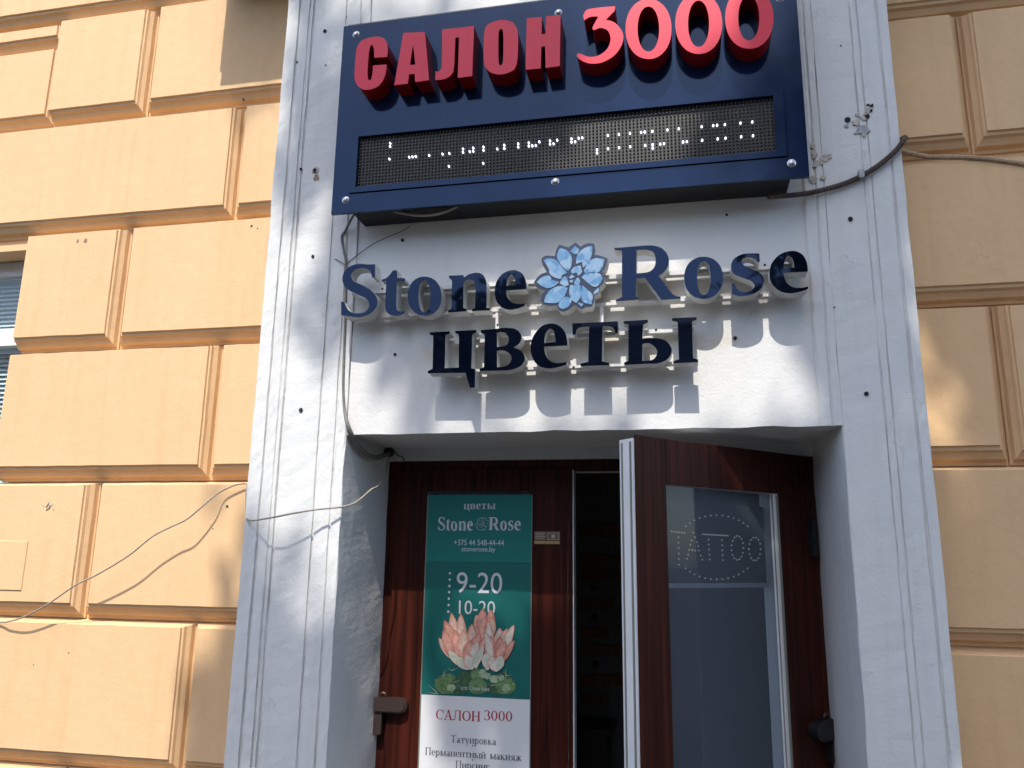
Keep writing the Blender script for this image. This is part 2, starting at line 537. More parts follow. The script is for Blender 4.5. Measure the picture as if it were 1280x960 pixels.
rowsL = [(4.135, 4.62), (3.605, 4.060), (3.071, 3.512), (2.541, 2.996), (1.997, 2.465), (1.472, 1.919), (.945, 1.394), (.42, .868)]
XS = -1.46
for i, (z0, z1) in enumerate(rowsL):
    odd = i % 2 == 1
    s = i*7
    if odd:
        xl = -2.735
        block(xl, -2.298, z0, z1, seed=s+1, left_flat=True)
        block(-2.216, XS, z0, z1, seed=s+2)
    else:
        xl = -3.75 if i in (0, 2) else -2.735
        block(xl, -1.813, z0, z1, seed=s+3, left_flat=True)
        block(-1.742, XS, z0, z1, seed=s+4)
    if i == 1:       # set-back band over the window
        block(-3.75, -2.775, 3.605, 3.935, yf=WALL_Y+.022, seed=91)
        block(-3.75, -2.775, 4.010, 4.060, yf=WALL_Y+.022, seed=92)
rowsR = [(3.638, 4.10), (3.105, 3.567), (2.560, 3.0), (2.026, 2.480), (1.473, 1.949), (.94, 1.392), (.42, .864)]
for i, (z0, z1) in enumerate(rowsR):
    s = 200+i*5
    if i % 2 == 1:
        block(.70, .985, z0, z1, seed=s)
        block(1.062, 2.6, z0, z1, seed=s+1)
    else:
        block(.70, 1.74, z0, z1, seed=s+2)
        block(1.815, 2.9, z0, z1, seed=s+3)
# wall body behind the blocks, with the window opening and the door opening
GY = WALL_Y+.0625
wall = merge(box(-2.71, -1.16, GY, .60, 0, 6.2), box(-9, -2.71, GY, .60, 2.985, 6.2), box(-9, -4.1, GY, .60, 0, 2.985),
             box(-4.1, -2.71, GY, .60, 0, .95), box(.52, 9, GY, .60, 0, 6.2), box(-1.16, .52, GY, .60, 2.13, 6.2))
add('wall', wall, M['orange'], bld)
add('plinth', merge(box(-2.74, -1.5, .13, GY-.001, .02, .36), box(.74, 6, .13, GY-.001, .02, .36)), M['reveal'], bld)

# white surround: two fluted piers, the field over the door, soffit and reveals
def groove(x0, x1, d=.009):
    w_ = x1-x0
    return [(x0, 0), (x0+w_*.25, d), (x1-w_*.25, d), (x1, 0)]
profL = [(-1.495, .22), (-1.495, .003), (-1.492, 0), (-1.47, .0005)] + groove(-1.446, -1.434) + [(-1.42, -.001)] + groove(-1.401, -1.390, .006) + groove(-1.384, -1.372, .008) + \
        [(-1.33, 0), (-1.28, 0)] + groove(-1.241, -1.231, .007) + [(-1.2, -.001)] + groove(-1.179, -1.169, .007) + [(-1.15, 0), (-1.1385, 0), (-1.136, .003), (-1.13, .09), (-1.125, .2), (-1.118, .3), (-1.112, .385)]
pL = add('door_surround', extrude_profile(profL, 0, 5.3, step=.03, amp=.0028, seed=3), M['white'], bld)
profR = [(.458, .385), (.463, .3), (.472, .2), (.484, .09), (.4925, .003), (.495, 0), (.53, 0)] + groove(.6135, .6195, .0035) + [(.627, 0)] + groove(.6365, .6425, .004) + \
        [(.67, -.001)] + groove(.698, .709, .006) + [(.72, 0), (.734, .0), (.737, .003), (.737, .22)]
pR = add('door_surround', extrude_profile(profR, 0, 5.3, step=.03, amp=.0026, seed=11), M['white'], bld)
def wobble_panel(x0, x1, z0, z1, y, step=.04, amp=.0016, seed=5, depth=.40):
    nx = int((x1-x0)/step); nz = int((z1-z0)/step)
    V, F = [], []
    for k in range(nz+1):
        for i in range(nx+1):
            x = x0+(x1-x0)*i/nx; z = z0+(z1-z0)*k/nz
            a = noise.noise(Vector((x*4+seed, z*4, 1)))*amp
            dz = (noise.noise(Vector((x*9+seed, 3, 3)))*.004+noise.noise(Vector((x*38+seed, 9, 3)))*.0015) if k == 0 else 0
            V.append((x, y+a, z+dz))
    n = nx+1
    for k in range(nz):
        for i in range(nx): F.append((k*n+i, k*n+i+1, (k+1)*n+i+1, (k+1)*n+i))
    # soffit
    m0 = len(V)
    rows = 6
    for r_ in range(1, rows+1):
        for i in range(nx+1):
            x = x0+(x1-x0)*i/nx
            V.append((x, y+.004+depth*r_/rows, z0+noise.noise(Vector((x*5, r_*1.3, 7)))*.003))
    for r_ in range(rows):
        for i in range(nx):
            a = i if r_ == 0 else m0+(r_-1)*n+i
            b = m0+r_*n+i
            F.append((a, a+1, b+1, b))
    return V, F
SOFF = 2.072
add('field_panel', wobble_panel(-1.1345, .4935, SOFF, 5.3, .008), M['panel'], bld)
add('panel_fillet', extrude_profile([(.4925, .02), (.4925, .0005), (.472, 0), (.466, .0055), (.460, 0), (.434, .001), (.4285, .004), (.428, .02)], SOFF-.001, 5.3, step=.03, amp=.0022, seed=31), M['white'], bld)
add('lintel', box(-1.118, .462, .372, .47, 2.024, 2.078), M['reveal'], bld)
# cornice that caps the surround (above the frame; throws the sharp shade on the wall)
cz = 4.11
cor = merge(box(-1.88, 1.10, -.155, .235, cz, cz+.10), box(-1.86, 1.08, -.12, .235, cz-.03, cz), box(-1.89, 1.11, -.175, .235, cz+.10, cz+.14))
add('cornice', cor, M['white'], bld)

# window at the far left
win = struct(add('window', merge(box(-4.1, -2.71, .215, .32, 2.955, 2.984)), M['orange'], bld), 'structure')
del win['kind']
WY = .335
fr = merge(box(-4.1, -2.712, WY, WY+.05, 2.89, 2.954), box(-4.1, -2.712, WY, WY+.05, .96, 1.02),
           box(-2.775, -2.712, WY, WY+.05, 1.02, 2.89), box(-4.1, -4.04, WY, WY+.05, 1.02, 2.89), box(-4.04, -2.775, WY-.01, WY+.05, 2.555, 2.635))
add('window_frame', fr, M['winframe'], win)
add('pane', box(-4.04, -2.775, WY+.022, WY+.026, 2.635, 2.89), M['winglass'], win)
add('pane', box(-4.04, -2.775, WY+.022, WY+.026, 1.02, 2.555), M['winglass'], win)
zb = 1.05
sl = 0
while zb < 2.87:
    add('blind_slat', ([(-4.03, WY+.055, zb), (-2.79, WY+.055, zb), (-2.79, WY+.073, zb+.019), (-4.03, WY+.073, zb+.019),
                        (-4.03, WY+.056, zb-.001), (-2.79, WY+.056, zb-.001), (-2.79, WY+.074, zb+.018), (-4.03, WY+.074, zb+.018)],
                       [(0, 1, 2, 3), (4, 5, 6, 7), (0, 1, 5, 4), (2, 3, 7, 6), (1, 2, 6, 5), (0, 3, 7, 4)]), M['blind'], win)
    zb += .021
add('blind_backing', box(-4.1, -2.71, .52, .53, .95, 2.985), M['blind'], win)

# a thin cover plate painted over, low on the left
a = px(0, 676, WALL_Y); b = px(27, 738, WALL_Y)
add('cover_plate', bbox_bev(-2.75, b.x, WALL_Y-.004, WALL_Y+.002, b.z, a.z, .0015), M['orange'], bld)

# ------------------------------------------------------------------ doorway
DY = .38
ZT = 2.024
fr = merge(box(-1.125, -1.062, DY, DY+.07, 0, ZT-.05), box(.40, .462, DY, DY+.07, 0, ZT-.05), box(-1.125, .462, DY, DY+.07, ZT-.05, ZT-.0005))
add('door_frame', fr, M['brown'], bld)
add('frame_seal', box(-.385, .40, DY-.002, DY+.004, ZT-.052, ZT-.046), M['beige_metal'], bld)
# left leaf (closed)
XL0, XL1 = -1.075, -.386
dl = add('door', merge(box(XL0+.01, -.945, DY-.012, DY+.05, .05, ZT-.04), box(-.553, XL1, DY-.012, DY+.05, .05, ZT-.04),
                       box(-.945, -.553, DY-.012, DY+.05, 1.905, ZT-.04), box(-.945, -.553, DY-.012, DY+.05, .05, .25)), M['pvc'], bld)
dl['label'] = 'closed brown left door leaf with a white edge'
F0 = DY-.0155
add('stile', bbox_bev(XL0, -.945, F0, DY-.0125, .05, ZT-.035, .002), M['brown'], dl)
add('stile', bbox_bev(-.553, XL1-.022, F0, DY-.0125, .05, ZT-.035, .002), M['brown'], dl)
add('meeting_strip', bbox_bev(XL1-.0215, XL1-.004, F0+.0015, DY-.0125, .05, ZT-.035, .001), M['brown'], dl)
add('rail', bbox_bev(-.9445, -.5535, F0, DY-.0125, 1.905, ZT-.035, .002), M['brown'], dl)
add('rail', bbox_bev(-.9445, -.5535, F0, DY-.0125, .05, .25, .002), M['brown'], dl)
add('pane', box(-.944, -.554, DY, DY+.006, .25, 1.905), M['glass'], dl)

def hinge(xa, xb, z0, z1, y1, m, flip=1, parent=None):
    """rounded lever plate with a drop knuckle; flip = +1 tip to the right"""
    h = z1-z0
    lo = curve_pts([(xa, z0), (xb-flip*h*.5, z0), (xb-flip*h*.12, z0+h*.18, 1), (xb, (z0+z1)/2, 1), (xb-flip*h*.12, z1-h*.18, 1), (xb-flip*h*.5, z1), (xa, z1)])
    ins = [((x-(xa+xb)/2)*.88+(xa+xb)/2, (z-(z0+z1)/2)*.78+(z0+z1)/2) for x, z in lo]
    hg = add('hinge', merge(slab([lo], y1-.026, y1), slab([ins], y1-.031, y1-.0255)), m, parent)
    kx0, kx1 = sorted((xa, xa+flip*.030))
    add('knuckle', merge(slab([curve_pts([(kx0, z0-.075), (kx1-.004, z0-.075, 1), (kx1, z0-.06, 1), (kx1, z0), (kx0, z0)])], y1-.022, y1)), m, hg)
    kp = [(xa+flip*.028+.010*math.cos(t), y1-.012, z1+.006+.008*math.sin(t)) for t in [math.pi*i/6 for i in range(7)]]
    add('cap', tube(kp, .0045, 6, 2), m, hg)
    return hg
a = px(471, 870, F0); b = px(511, 891, F0)
hinge(a.x, b.x, b.z, a.z, F0-.001, M['hinge'], 1, dl)

# right leaf, swung outwards about its right edge
H0 = Vector((.435, .36, 0))
FREE = Vector((-.133, -.205, 0))
EU = (FREE-H0).normalized(); LW = (FREE-H0).length
NW = Vector((-EU.y, EU.x, 0))
if NW.y > 0: NW = -NW
LX = frame_xf(H0, EU, -NW, (0, 0, 1))      # local (u along leaf from hinge, depth inwards, z)
def leaf_uz(x, y, dep=0.0):
    d = ray(x, y)
    t = ((H0-NW*dep)-CAM).dot(NW)/d.dot(NW)
    p = CAM+d*t
    return ((p-H0).dot(EU), p.z)
gu1 = (leaf_uz(832.5, 603)[0]+leaf_uz(843, 960)[0])/2
gu0 = (leaf_uz(967, 619)[0]+leaf_uz(986.5, 960)[0])/2
gz1 = (leaf_uz(832.5, 603)[1]+leaf_uz(967, 619)[1])/2
LT = 2.022
print('leaf', LW, gu0, gu1, gz1)
TH = .062
dr = add('door', LX(merge(box(.012, gu0-.001, .003, TH, .05, LT-.004), box(gu1+.001, LW, .003, TH, .05, LT-.010), box(gu0-.001, gu1+.001, .003, TH, gz1, LT-.004), box(gu0-.001, gu1+.001, .003, TH, .05, .25))), M['pvc'], bld)
dr['label'] = 'brown right door leaf standing open outwards, glazed, white edge'
add('stile', LX(bbox_bev(.0, gu0-.022, 0, .0028, .05, LT, .0012)), M['brown'], dr)
add('stile', LX(bbox_bev(gu1, LW-.006, 0, .0028, .05, LT, .0012)), M['brown'], dr)
add('rail', LX(bbox_bev(gu0-.0215, gu1-.0005, 0, .0028, gz1, LT, .0012)), M['brown'], dr)
add('rail', LX(bbox_bev(gu0-.0215, gu1-.0005, 0, .0028, .05, .25, .0012)), M['brown'], dr)
add('glazing_bead', LX(merge(box(gu0-.019, gu0-.012, -.002, .0028, .26, gz1-.005), box(gu0-.0115, gu0-.0005, .006, .0115, .26, gz1-.005))), M['bead'], dr)
add('pane', LX(box(gu0, gu1, .018, .024, .25, gz1)), M['glass'], dr)
add('gasket', LX(merge(box(LW-.0055, LW+.003, .010, .016, .05, LT-.02), box(LW-.0055, LW+.002, TH-.014, TH-.008, .05, LT-.02))), M['bead'], dr)
ha = leaf_uz(1009, 900); hb = leaf_uz(1037, 922)
hl = LX
def hinge_r():
    u0, u1 = hb[0], ha[0]; z1, z0 = ha[1], hb[1]
    h = z1-z0
    lo = curve_pts([(u0, z0), (u1-h*.5, z0), (u1-h*.1, z0+h*.2, 1), (u1, (z0+z1)/2, 1), (u1-h*.1, z1-h*.2, 1), (u1-h*.5, z1), (u0, z1)])
    hg = add('hinge', LX(merge(slab([lo], -.036, -.0005))), M['hingeblack'], dr)
    add('knuckle', LX(box(u0-.004, u0+.026, -.026, -.0005, z0-.07, z0-.0005)), M['hingeblack'], hg)
    kp = [(u0+.03+.011*math.cos(t), -.014, z1+.004+.010*math.sin(t)) for t in [math.pi*i/6 for i in range(7)]]
    add('cap', LX(tube(kp, .005, 6, 2)), M['hinge'], hg)
hinge_r()
hb2 = leaf_uz(1022, 673)
add('hinge', LX(merge(box(-.004, .022, -.02, -.0005, hb2[1]-.06, hb2[1]+.06), box(.0, .03, -.012, -.0005, hb2[1]-.03, hb2[1]+.02))), M['hingeblack'], dr)

# threshold and room behind the door
struct(add('step', merge(box(-1.6, .9, -.55, .18, .001, .05)), M['pave']))
rm = merge(box(-1.7, 1.1, 3.0, 3.1, 0, 2.6), box(-1.8, -1.7, .6, 3.1, 0, 2.6), box(1.1, 1.2, .6, 3.1, 0, 2.6), box(-1.8, 1.2, .6, 3.1, 2.6, 2.7))
add('room', rm, M['interior'], bld)
add('room_floor', box(-1.7, 1.1, .2, 3.0, .02, .048), M['interiorfloor'], bld)

# ------------------------------------------------------------------ interior: card rack, cabinet
RY = 2.35
rk_a = px(722, 640, RY); rk_b = px(790, 890, RY)
rack = thing('card_rack', 'pale wall rack with rows of orange cards seen through the door gap', 'card rack', (rk_a.x+.2, RY+.03, 0))
add('board', box(rk_a.x-.35, rk_b.x+.55, RY+.01, RY+.03, .05, 2.2), M['interior'], rack)
rows_ = [(656, 672, 723, 779), (693, 706, 724, 780), (712, 726, 724, 780), (748, 762, 724, 768), (784, 799, 726, 762), (805, 820, 726, 785), (843, 858, 726, 788), (867, 882, 726, 762)]
for y0, y1, x0, x1 in rows_:
    n = max(2, round((x1-x0)/9.5))
    for i in range(n):
        xa = x0+(x1-x0)*i/n; xb = x0+(x1-x0)*(i+.86)/n
        p = px(xa, y0+random.uniform(-1, 1), RY); q = px(xb, y1+random.uniform(-2, 2), RY)
        add('card', bbox_bev(p.x, q.x, RY-.004, RY+.0095, q.z, p.z, .002), M['card'], rack)
for x, y in ((741, 735), (743, 772), (744, 831)):
    p = px(x, y, RY)
    add('peg', dome(p.x, RY+.0095, p.z, .022, .02), M['cabinet'], rack)
p = px(722, 898, 2.2); q = px(768, 960, 2.2)
cb = thing('cabinet', 'black cabinet standing inside behind the door gap', 'cabinet', ((p.x+q.x)/2-.2, 2.1, .048))
add('body', box(p.x-.55, q.x-.02, 1.95, 2.25, .05, p.z-.03), M['cabinet'], cb)
add('top', box(p.x-.57, q.x+.01, 1.93, 2.27, p.z-.0295, p.z), M['cabinet'], cb)

# ------------------------------------------------------------------ glyph tracing (crop origin, scale)
def G(org, s, loops, n=5):
    out = []
    for L in loops:
        P = [((p[0]/s+org[0], p[1]/s+org[1]) + tuple(p[2:])) for p in L]
        out.append(curve_pts(P, n))
    return out
def to_plane(loops, Y):
    return [[pxz(x, y, Y) for x, y in L] for L in loops]
A_ = ((420, 310), 8.0); B_ = ((550, 310), 8.0); C_ = ((660, 290), 8.725); D_ = ((760, 290), 9.143)
E_ = ((880, 290), 8.0); F_ = ((520, 390), 7.111); G_ = ((690, 390), 6.4); H_ = ((420, 0), 6.4); I_ = ((600, 0), 6.4)
flower_word = []   # (which, loops in photo pixels)
flower_word.append(('S', G(*A_, [[(390, 163), (390, 290), (360, 292), (338, 228, 1), (270, 200, 1), (190, 215, 1), (150, 270, 1), (180, 335, 1), (270, 375, 1), (350, 425, 1), (400, 480, 1), (412, 535, 1), (398, 595, 1), (340, 655, 1), (240, 690, 1), (150, 685, 1), (55, 672), (52, 540), (85, 540), (112, 605, 1), (160, 645, 1), (215, 655, 1), (290, 640, 1), (330, 590, 1), (328, 540, 1), (290, 500, 1), (210, 462, 1), (125, 418, 1), (80, 370, 1), (65, 310, 1), (82, 245, 1), (140, 185, 1), (230, 160, 1), (320, 165, 1)]])))
flower_word.append(('t', G(*A_, [[(570, 225), (610, 225), (610, 302), (688, 302), (688, 333), (608, 333), (602, 580, 1), (615, 625, 1), (650, 635, 1), (686, 628), (686, 650), (640, 670, 1), (575, 675, 1), (515, 650, 1), (494, 590, 1), (506, 333), (458, 333), (458, 318), (515, 293, 1)]])))
flower_word.append(('o', [[(x/8+420, y/8+310) for x, y in oval(887, 482, 169, 195, 32, 2.15)], [(x/8+420, y/8+310) for x, y in oval(884, 481, 60, 162, 32, 2.2)]]))
flower_word.append(('n', G(*B_, [[(90, 278), (235, 272), (240, 300), (290, 265, 1), (370, 248, 1), (430, 270, 1), (462, 335, 1), (465, 600), (500, 605), (500, 622), (318, 630), (318, 615), (350, 600), (355, 385, 1), (338, 328, 1), (295, 310, 1), (250, 325, 1), (235, 360), (232, 600), (265, 612), (265, 632), (82, 645), (82, 628), (115, 605), (122, 320), (90, 298)]])))
flower_word.append(('e', G(*B_, [[(862, 410), (858, 330, 1), (820, 255, 1), (740, 222, 1), (640, 250, 1), (570, 330, 1), (548, 430, 1), (565, 530, 1), (620, 595, 1), (700, 617, 1), (790, 600, 1), (850, 575), (848, 552), (790, 560, 1), (720, 545, 1), (675, 490, 1), (663, 424)], [(665, 380), (676, 310, 1), (710, 262, 1), (745, 300, 1), (756, 370)]])))
flower_word.append(('R', G(*D_, [[(75, 185), (300, 167), (430, 156, 1), (520, 157, 1), (610, 185, 1), (672, 245, 1), (697, 325, 1), (680, 405, 1), (625, 470, 1), (578, 500), (728, 700, 1), (770, 730, 1), (830, 738), (830, 760), (610, 775), (420, 522), (325, 528), (320, 738), (350, 755), (350, 772), (90, 792), (90, 775), (160, 745), (160, 215), (75, 205)], [(325, 208), (440, 203, 1), (520, 235, 1), (545, 315, 1), (530, 400, 1), (470, 455, 1), (325, 478)]])))
flower_word.append(('o', [oval(879.5, 347.3, 24.4, 26.2, 32, 2.15), oval(879.8, 347.5, 8.4, 21.6, 32, 2.2)]))
flower_word.append(('s', G(*E_, [[(553, 218), (557, 295), (530, 298), (508, 266, 1), (450, 250, 1), (395, 262, 1), (375, 292, 1), (395, 330, 1), (450, 362, 1), (550, 405, 1), (598, 475, 1), (575, 560, 1), (500, 615, 1), (400, 638, 1), (330, 635, 1), (277, 620), (277, 518), (305, 515), (335, 575, 1), (400, 603, 1), (470, 590, 1), (506, 545, 1), (480, 495, 1), (400, 460, 1), (310, 425, 1), (270, 360, 1), (290, 280, 1), (370, 228, 1), (460, 215, 1)]])))
flower_word.append(('e', G(*E_, [[(1037, 396), (1025, 300, 1), (975, 220, 1), (880, 190, 1), (760, 225, 1), (680, 310, 1), (655, 400, 1), (670, 500, 1), (740, 580, 1), (840, 612, 1), (950, 600, 1), (1040, 570), (1040, 545), (960, 560, 1), (880, 550, 1), (820, 500, 1), (793, 407)], [(793, 367), (806, 285, 1), (842, 237, 1), (885, 268, 1), (903, 357)]])))
flower_word2 = []
flower_word2.append(('ts', G(*F_, [[(122, 182), (300, 172), (300, 190), (262, 205), (255, 500), (380, 495), (383, 200), (350, 188), (350, 170), (535, 160), (535, 180), (500, 200), (492, 500), (527, 510), (522, 672), (480, 675), (440, 540), (107, 545), (107, 525), (148, 505), (155, 210), (122, 200)]])))
flower_word2.append(('ve', G(*F_, [[(578, 162), (740, 147), (810, 141, 1), (890, 155, 1), (938, 212, 1), (920, 275, 1), (862, 318), (930, 345, 1), (968, 405, 1), (940, 470, 1), (865, 508, 1), (780, 520), (565, 524), (568, 505), (605, 490), (612, 200), (578, 182)], [(720, 185), (785, 182, 1), (826, 232, 1), (812, 288, 1), (770, 308), (720, 312)], [(720, 345), (790, 345, 1), (846, 392, 1), (838, 450, 1), (790, 484, 1), (720, 490)]])))
flower_word2.append(('ye', [curve_pts(L) for L in [[(709, 432), (707.5, 418, 1), (700, 408, 1), (689, 404.5, 1), (677, 408, 1), (667, 420, 1), (663.3, 434, 1), (665.5, 447, 1), (673, 457, 1), (685, 460.5, 1), (697, 459, 1), (708.5, 455.5), (708, 452.5), (697, 454, 1), (688, 451.5, 1), (682, 443, 1), (680.3, 433.2)], [(680.3, 429), (682, 417, 1), (687, 411, 1), (692.5, 414.5, 1), (694.5, 427.5)]]]))
flower_word2.append(('te', G(*G_, [[(163, 92), (528, 75), (528, 172), (505, 172), (482, 122, 1), (405, 112), (400, 395), (458, 408), (458, 425), (228, 432), (228, 415), (290, 400), (298, 118), (212, 128, 1), (190, 178), (165, 180)]])))
flower_word2.append(('soft', G(*G_, [[(572, 75), (765, 62), (768, 85), (730, 100), (722, 215), (800, 208, 1), (900, 225, 1), (955, 290, 1), (940, 360, 1), (870, 405, 1), (780, 413), (578, 423), (578, 405), (610, 392), (612, 100), (572, 92)], [(724, 257), (785, 252, 1), (842, 310, 1), (820, 372, 1), (770, 389), (724, 392)]])))
flower_word2.append(('bar', G(*G_, [[(960, 50), (1157, 42), (1157, 62), (1120, 75), (1128, 370), (1168, 380), (1170, 402), (970, 410), (970, 395), (1015, 380), (1005, 80), (960, 70)]])))

# ------------------------------------------------------------------ flower shop sign
LF, LB = -.087, -.034          # letter front / back
fs = thing('flower_shop_sign', 'navy and white raised letters reading Stone Rose over цветы with a blue flower emblem', 'shop sign', (-.3, .0, 2.3))
GLY = {}
def inset(loops, d):
    res = []
    for k, L in enumerate(loops):
        n = len(L); o = []
        area = sum(L[i][0]*L[(i+1) % n][1]-L[(i+1) % n][0]*L[i][1] for i in range(n))
        sg = (1 if area > 0 else -1)*(1 if k == 0 else -1)
        for i in range(n):
            p, c, q = L[i-1], L[i], L[(i+1) % n]
            ax, az = q[0]-p[0], q[1]-p[1]
            l = math.hypot(ax, az) or 1
            o.append((c[0]-sg*az/l*d, c[1]+sg*ax/l*d))
        res.append(o)
    return res
for which, loops in flower_word+flower_word2:
    lp = to_plane(loops, LF)
    lt = add('letter', merge(walls(lp, LF+.0015, LB), cap(lp, LB), cap(inset(lp, .0007), LF+.0015)), M['letterwhite'], fs)
    GLY.setdefault(which, []).append(lp)
    add('letter_face', merge(cap(lp, LF-.0015), walls(lp, LF-.0015, LF+.0012), cap(lp, LF+.0012)), M['gloss'], lt)
# rails
def rail(x0, y0, x1, y1, h=.014, vertical=False):
    Y = -.030
    a = px(x0, y0, Y); b = px(x1, y1, Y)
    if vertical:
        v = [(a.x-h/2, a.z), (a.x+h/2, a.z), (a.x+h/2, b.z), (a.x-h/2, b.z)]
    else:
        v = [(a.x, a.z-h/2), (b.x, b.z-h/2), (b.x, b.z+h/2), (a.x, a.z+h/2)]
    add('rail', slab([v], Y-.003, -.004), M['rail'], fs)
rail(440, 366.5, 1002, 331.5); rail(436, 398, 1004, 366.5, .010)
rail(548, 429, 868, 411.5, .013); rail(546, 465, 866, 453, .009)
rail(622, 391, 623, 431, .012, True); rail(752, 382, 752.5, 420, .012, True)
for x, y in ((478, 361), (622, 406), (956, 331), (717, 459), (820, 412)):
    p = px(x, y, -.033)
    add('screw', dome(p.x, -.0331, p.z, .004, .004, 8, 1), M['hole'], fs)
# emblem
em_out = G(*C_, [[(518, 118), (575, 160), (645, 127, 1), (722, 130), (735, 200, 1), (720, 258), (770, 255, 1), (868, 290), (845, 380, 1), (802, 435), (830, 480, 1), (830, 545), (778, 602), (780, 655), (714, 692), (718, 760, 1), (690, 815), (620, 822), (585, 842), (530, 812), (508, 785), (450, 842, 1), (380, 866, 1), (330, 842, 1), (318, 795), (200, 802, 1), (145, 762, 1), (155, 700, 1), (190, 640), (110, 612, 1), (65, 550), (130, 470, 1), (208, 440), (158, 350, 1), (150, 290, 1), (200, 260, 1), (293, 265), (310, 190, 1), (345, 140), (440, 170)]])
elp = to_plane(em_out, LF)
emb = add('flower_emblem', merge(walls(elp, LF+.0015, LB), cap(elp, LB), cap(inset(elp, .0008), LF+.0015)), M['letterwhite'], fs)
add('emblem_face', merge(cap(elp, LF-.0015), walls(elp, LF-.0015, LF+.0012), cap(elp, LF+.0012)), M['emblem'], emb)
petals = [
 [(170, 310), (230, 290, 1), (310, 310, 1), (375, 390, 1), (430, 445), (375, 470), (360, 512), (300, 500, 1), (240, 460, 1), (225, 400, 1)],
 [(350, 178), (430, 205, 1), (475, 280, 1), (470, 380), (440, 430), (370, 370, 1), (318, 270, 1)],
 [(515, 152), (558, 190), (545, 235), (510, 248), (460, 210)],
 [(700, 155), (695, 250, 1), (660, 330, 1), (600, 390), (588, 325), (525, 350), (540, 250, 1), (610, 180, 1)],
 [(832, 300), (810, 390, 1), (770, 435, 1), (620, 450), (610, 430), (660, 330, 1), (740, 285, 1)],
 [(812, 500), (790, 560, 1), (730, 600, 1), (660, 560, 1), (585, 495), (640, 450, 1), (720, 438, 1), (780, 455, 1)],
 [(770, 605), (775, 652), (712, 685), (722, 650)],
 [(590, 580), (650, 630, 1), (705, 690, 1), (690, 790), (610, 770, 1), (583, 720, 1)],
 [(460, 580), (570, 580), (580, 690, 1), (525, 775), (455, 700, 1)],
 [(420, 705, 1), (480, 740), (440, 815, 1), (375, 838, 1), (332, 805, 1), (360, 740, 1)],
 [(350, 590, 1), (432, 612), (385, 720, 1), (310, 775, 1), (175, 768), (200, 690, 1), (260, 620, 1)],
 [(95, 550), (160, 490, 1), (230, 478, 1), (255, 520), (335, 545), (280, 595, 1), (200, 612, 1)],
 [(470, 425, 1), (510, 382, 1), (575, 368), (590, 440), (550, 480), (530, 445), (480, 455)],
 [(345, 560), (390, 490, 1), (425, 495), (445, 580), (400, 595)],
 [(500, 560), (540, 500, 1), (570, 540), (560, 580), (520, 585)],
 [(440, 500), (480, 465), (510, 490), (470, 510)], [(450, 530), (490, 520), (490, 552), (455, 548)], [(540, 770), (605, 785), (580, 815)]]
PET = []
for P in petals:
    lp = to_plane(G(*C_, [P], 4), LF-.0025)
    PET.append(lp[0])
    add('petal', slab(lp, LF-.0035, LF-.0016), M['petal'], emb)

# ------------------------------------------------------------------ salon sign
SP = -.125                     # sign face
SF = SP-.070                   # red letter fronts
a = px(430, 33, SP); b = px(414, 267, SP); c = px(1012, 221.5, SP)
SX0, SX1, SZ0 = b.x, c.x, (b.z+c.z)/2
SZ1 = a.z
ss = thing('salon_sign', 'navy light-box sign with red letters САЛОН 3000 above a black running-text screen', 'shop sign', (-.38, 0, SZ0))
# screen opening, in the sign plane
o0 = px(440.7, 167.8, SP); o1 = px(436.6, 242.8, SP); o2 = px(982.8, 196.6, SP); o3 = px(982, 112, SP)
fx0, fx1 = (o0.x+o1.x)/2, (o2.x+o3.x)/2
fz0, fz1 = (o1.z+o2.z)/2, (o0.z+o3.z)/2
i0 = px(447.8, 172.4, SP); i1 = px(446, 234, SP); i2 = px(969.5, 190, SP); i3 = px(967, 119.5, SP)
lx0, lx1 = (i0.x+i1.x)/2, (i2.x+i3.x)/2
lz0, lz1 = (i1.z+i2.z)/2, (i0.z+i3.z)/2
print('sign', SX0, SX1, SZ0, SZ1, 'screen', lx0, lx1, lz0, lz1)
def ring(ax0, ax1, az0, az1, bx0, bx1, bz0, bz1, y0, y1):
    lo = [[(ax0, az0), (ax1, az0), (ax1, az1), (ax0, az1)], [(bx0, bz0), (bx1, bz0), (bx1, bz1), (bx0, bz1)]]
    return slab(lo, y0, y1)
add('sign_face', ring(SX0, SX1, SZ0, SZ1, fx0, fx1, fz0, fz1, SP, SP+.012), M['navy'], ss)
scr = add('screen_frame', ring(fx0+.0025, fx1-.0025, fz0+.0025, fz1-.0025, lx0, lx1, lz0, lz1, SP-.006, SP+.016), M['navy'], ss)
sb = px(455, 290, 0)
add('sign_box', merge(box(SX0+.075, SX1-.055, SP+.0165, .006, SZ0+.004, SZ1-.01), box(SX0+.02, SX1-.02, SP+.0125, SP+.0160, SZ0+.006, fz0-.001)), M['navydark'], ss)
add('top_tray', box(SX0+.012, SX1-.012, SP+.0125, .004, SZ1-.012, SZ1+.014), M['beige_metal'], ss)
LY = SP+.012
add('led_board', box(lx0-.004, lx1+.004, LY, LY+.003, lz0-.004, lz1+.004), M['ledblack'], scr)
NR = 16
pitch = (lz1-lz0)/NR
NC = int((lx1-lx0)/pitch)
pxs = (lx1-lx0)/NC
V, F = [], []
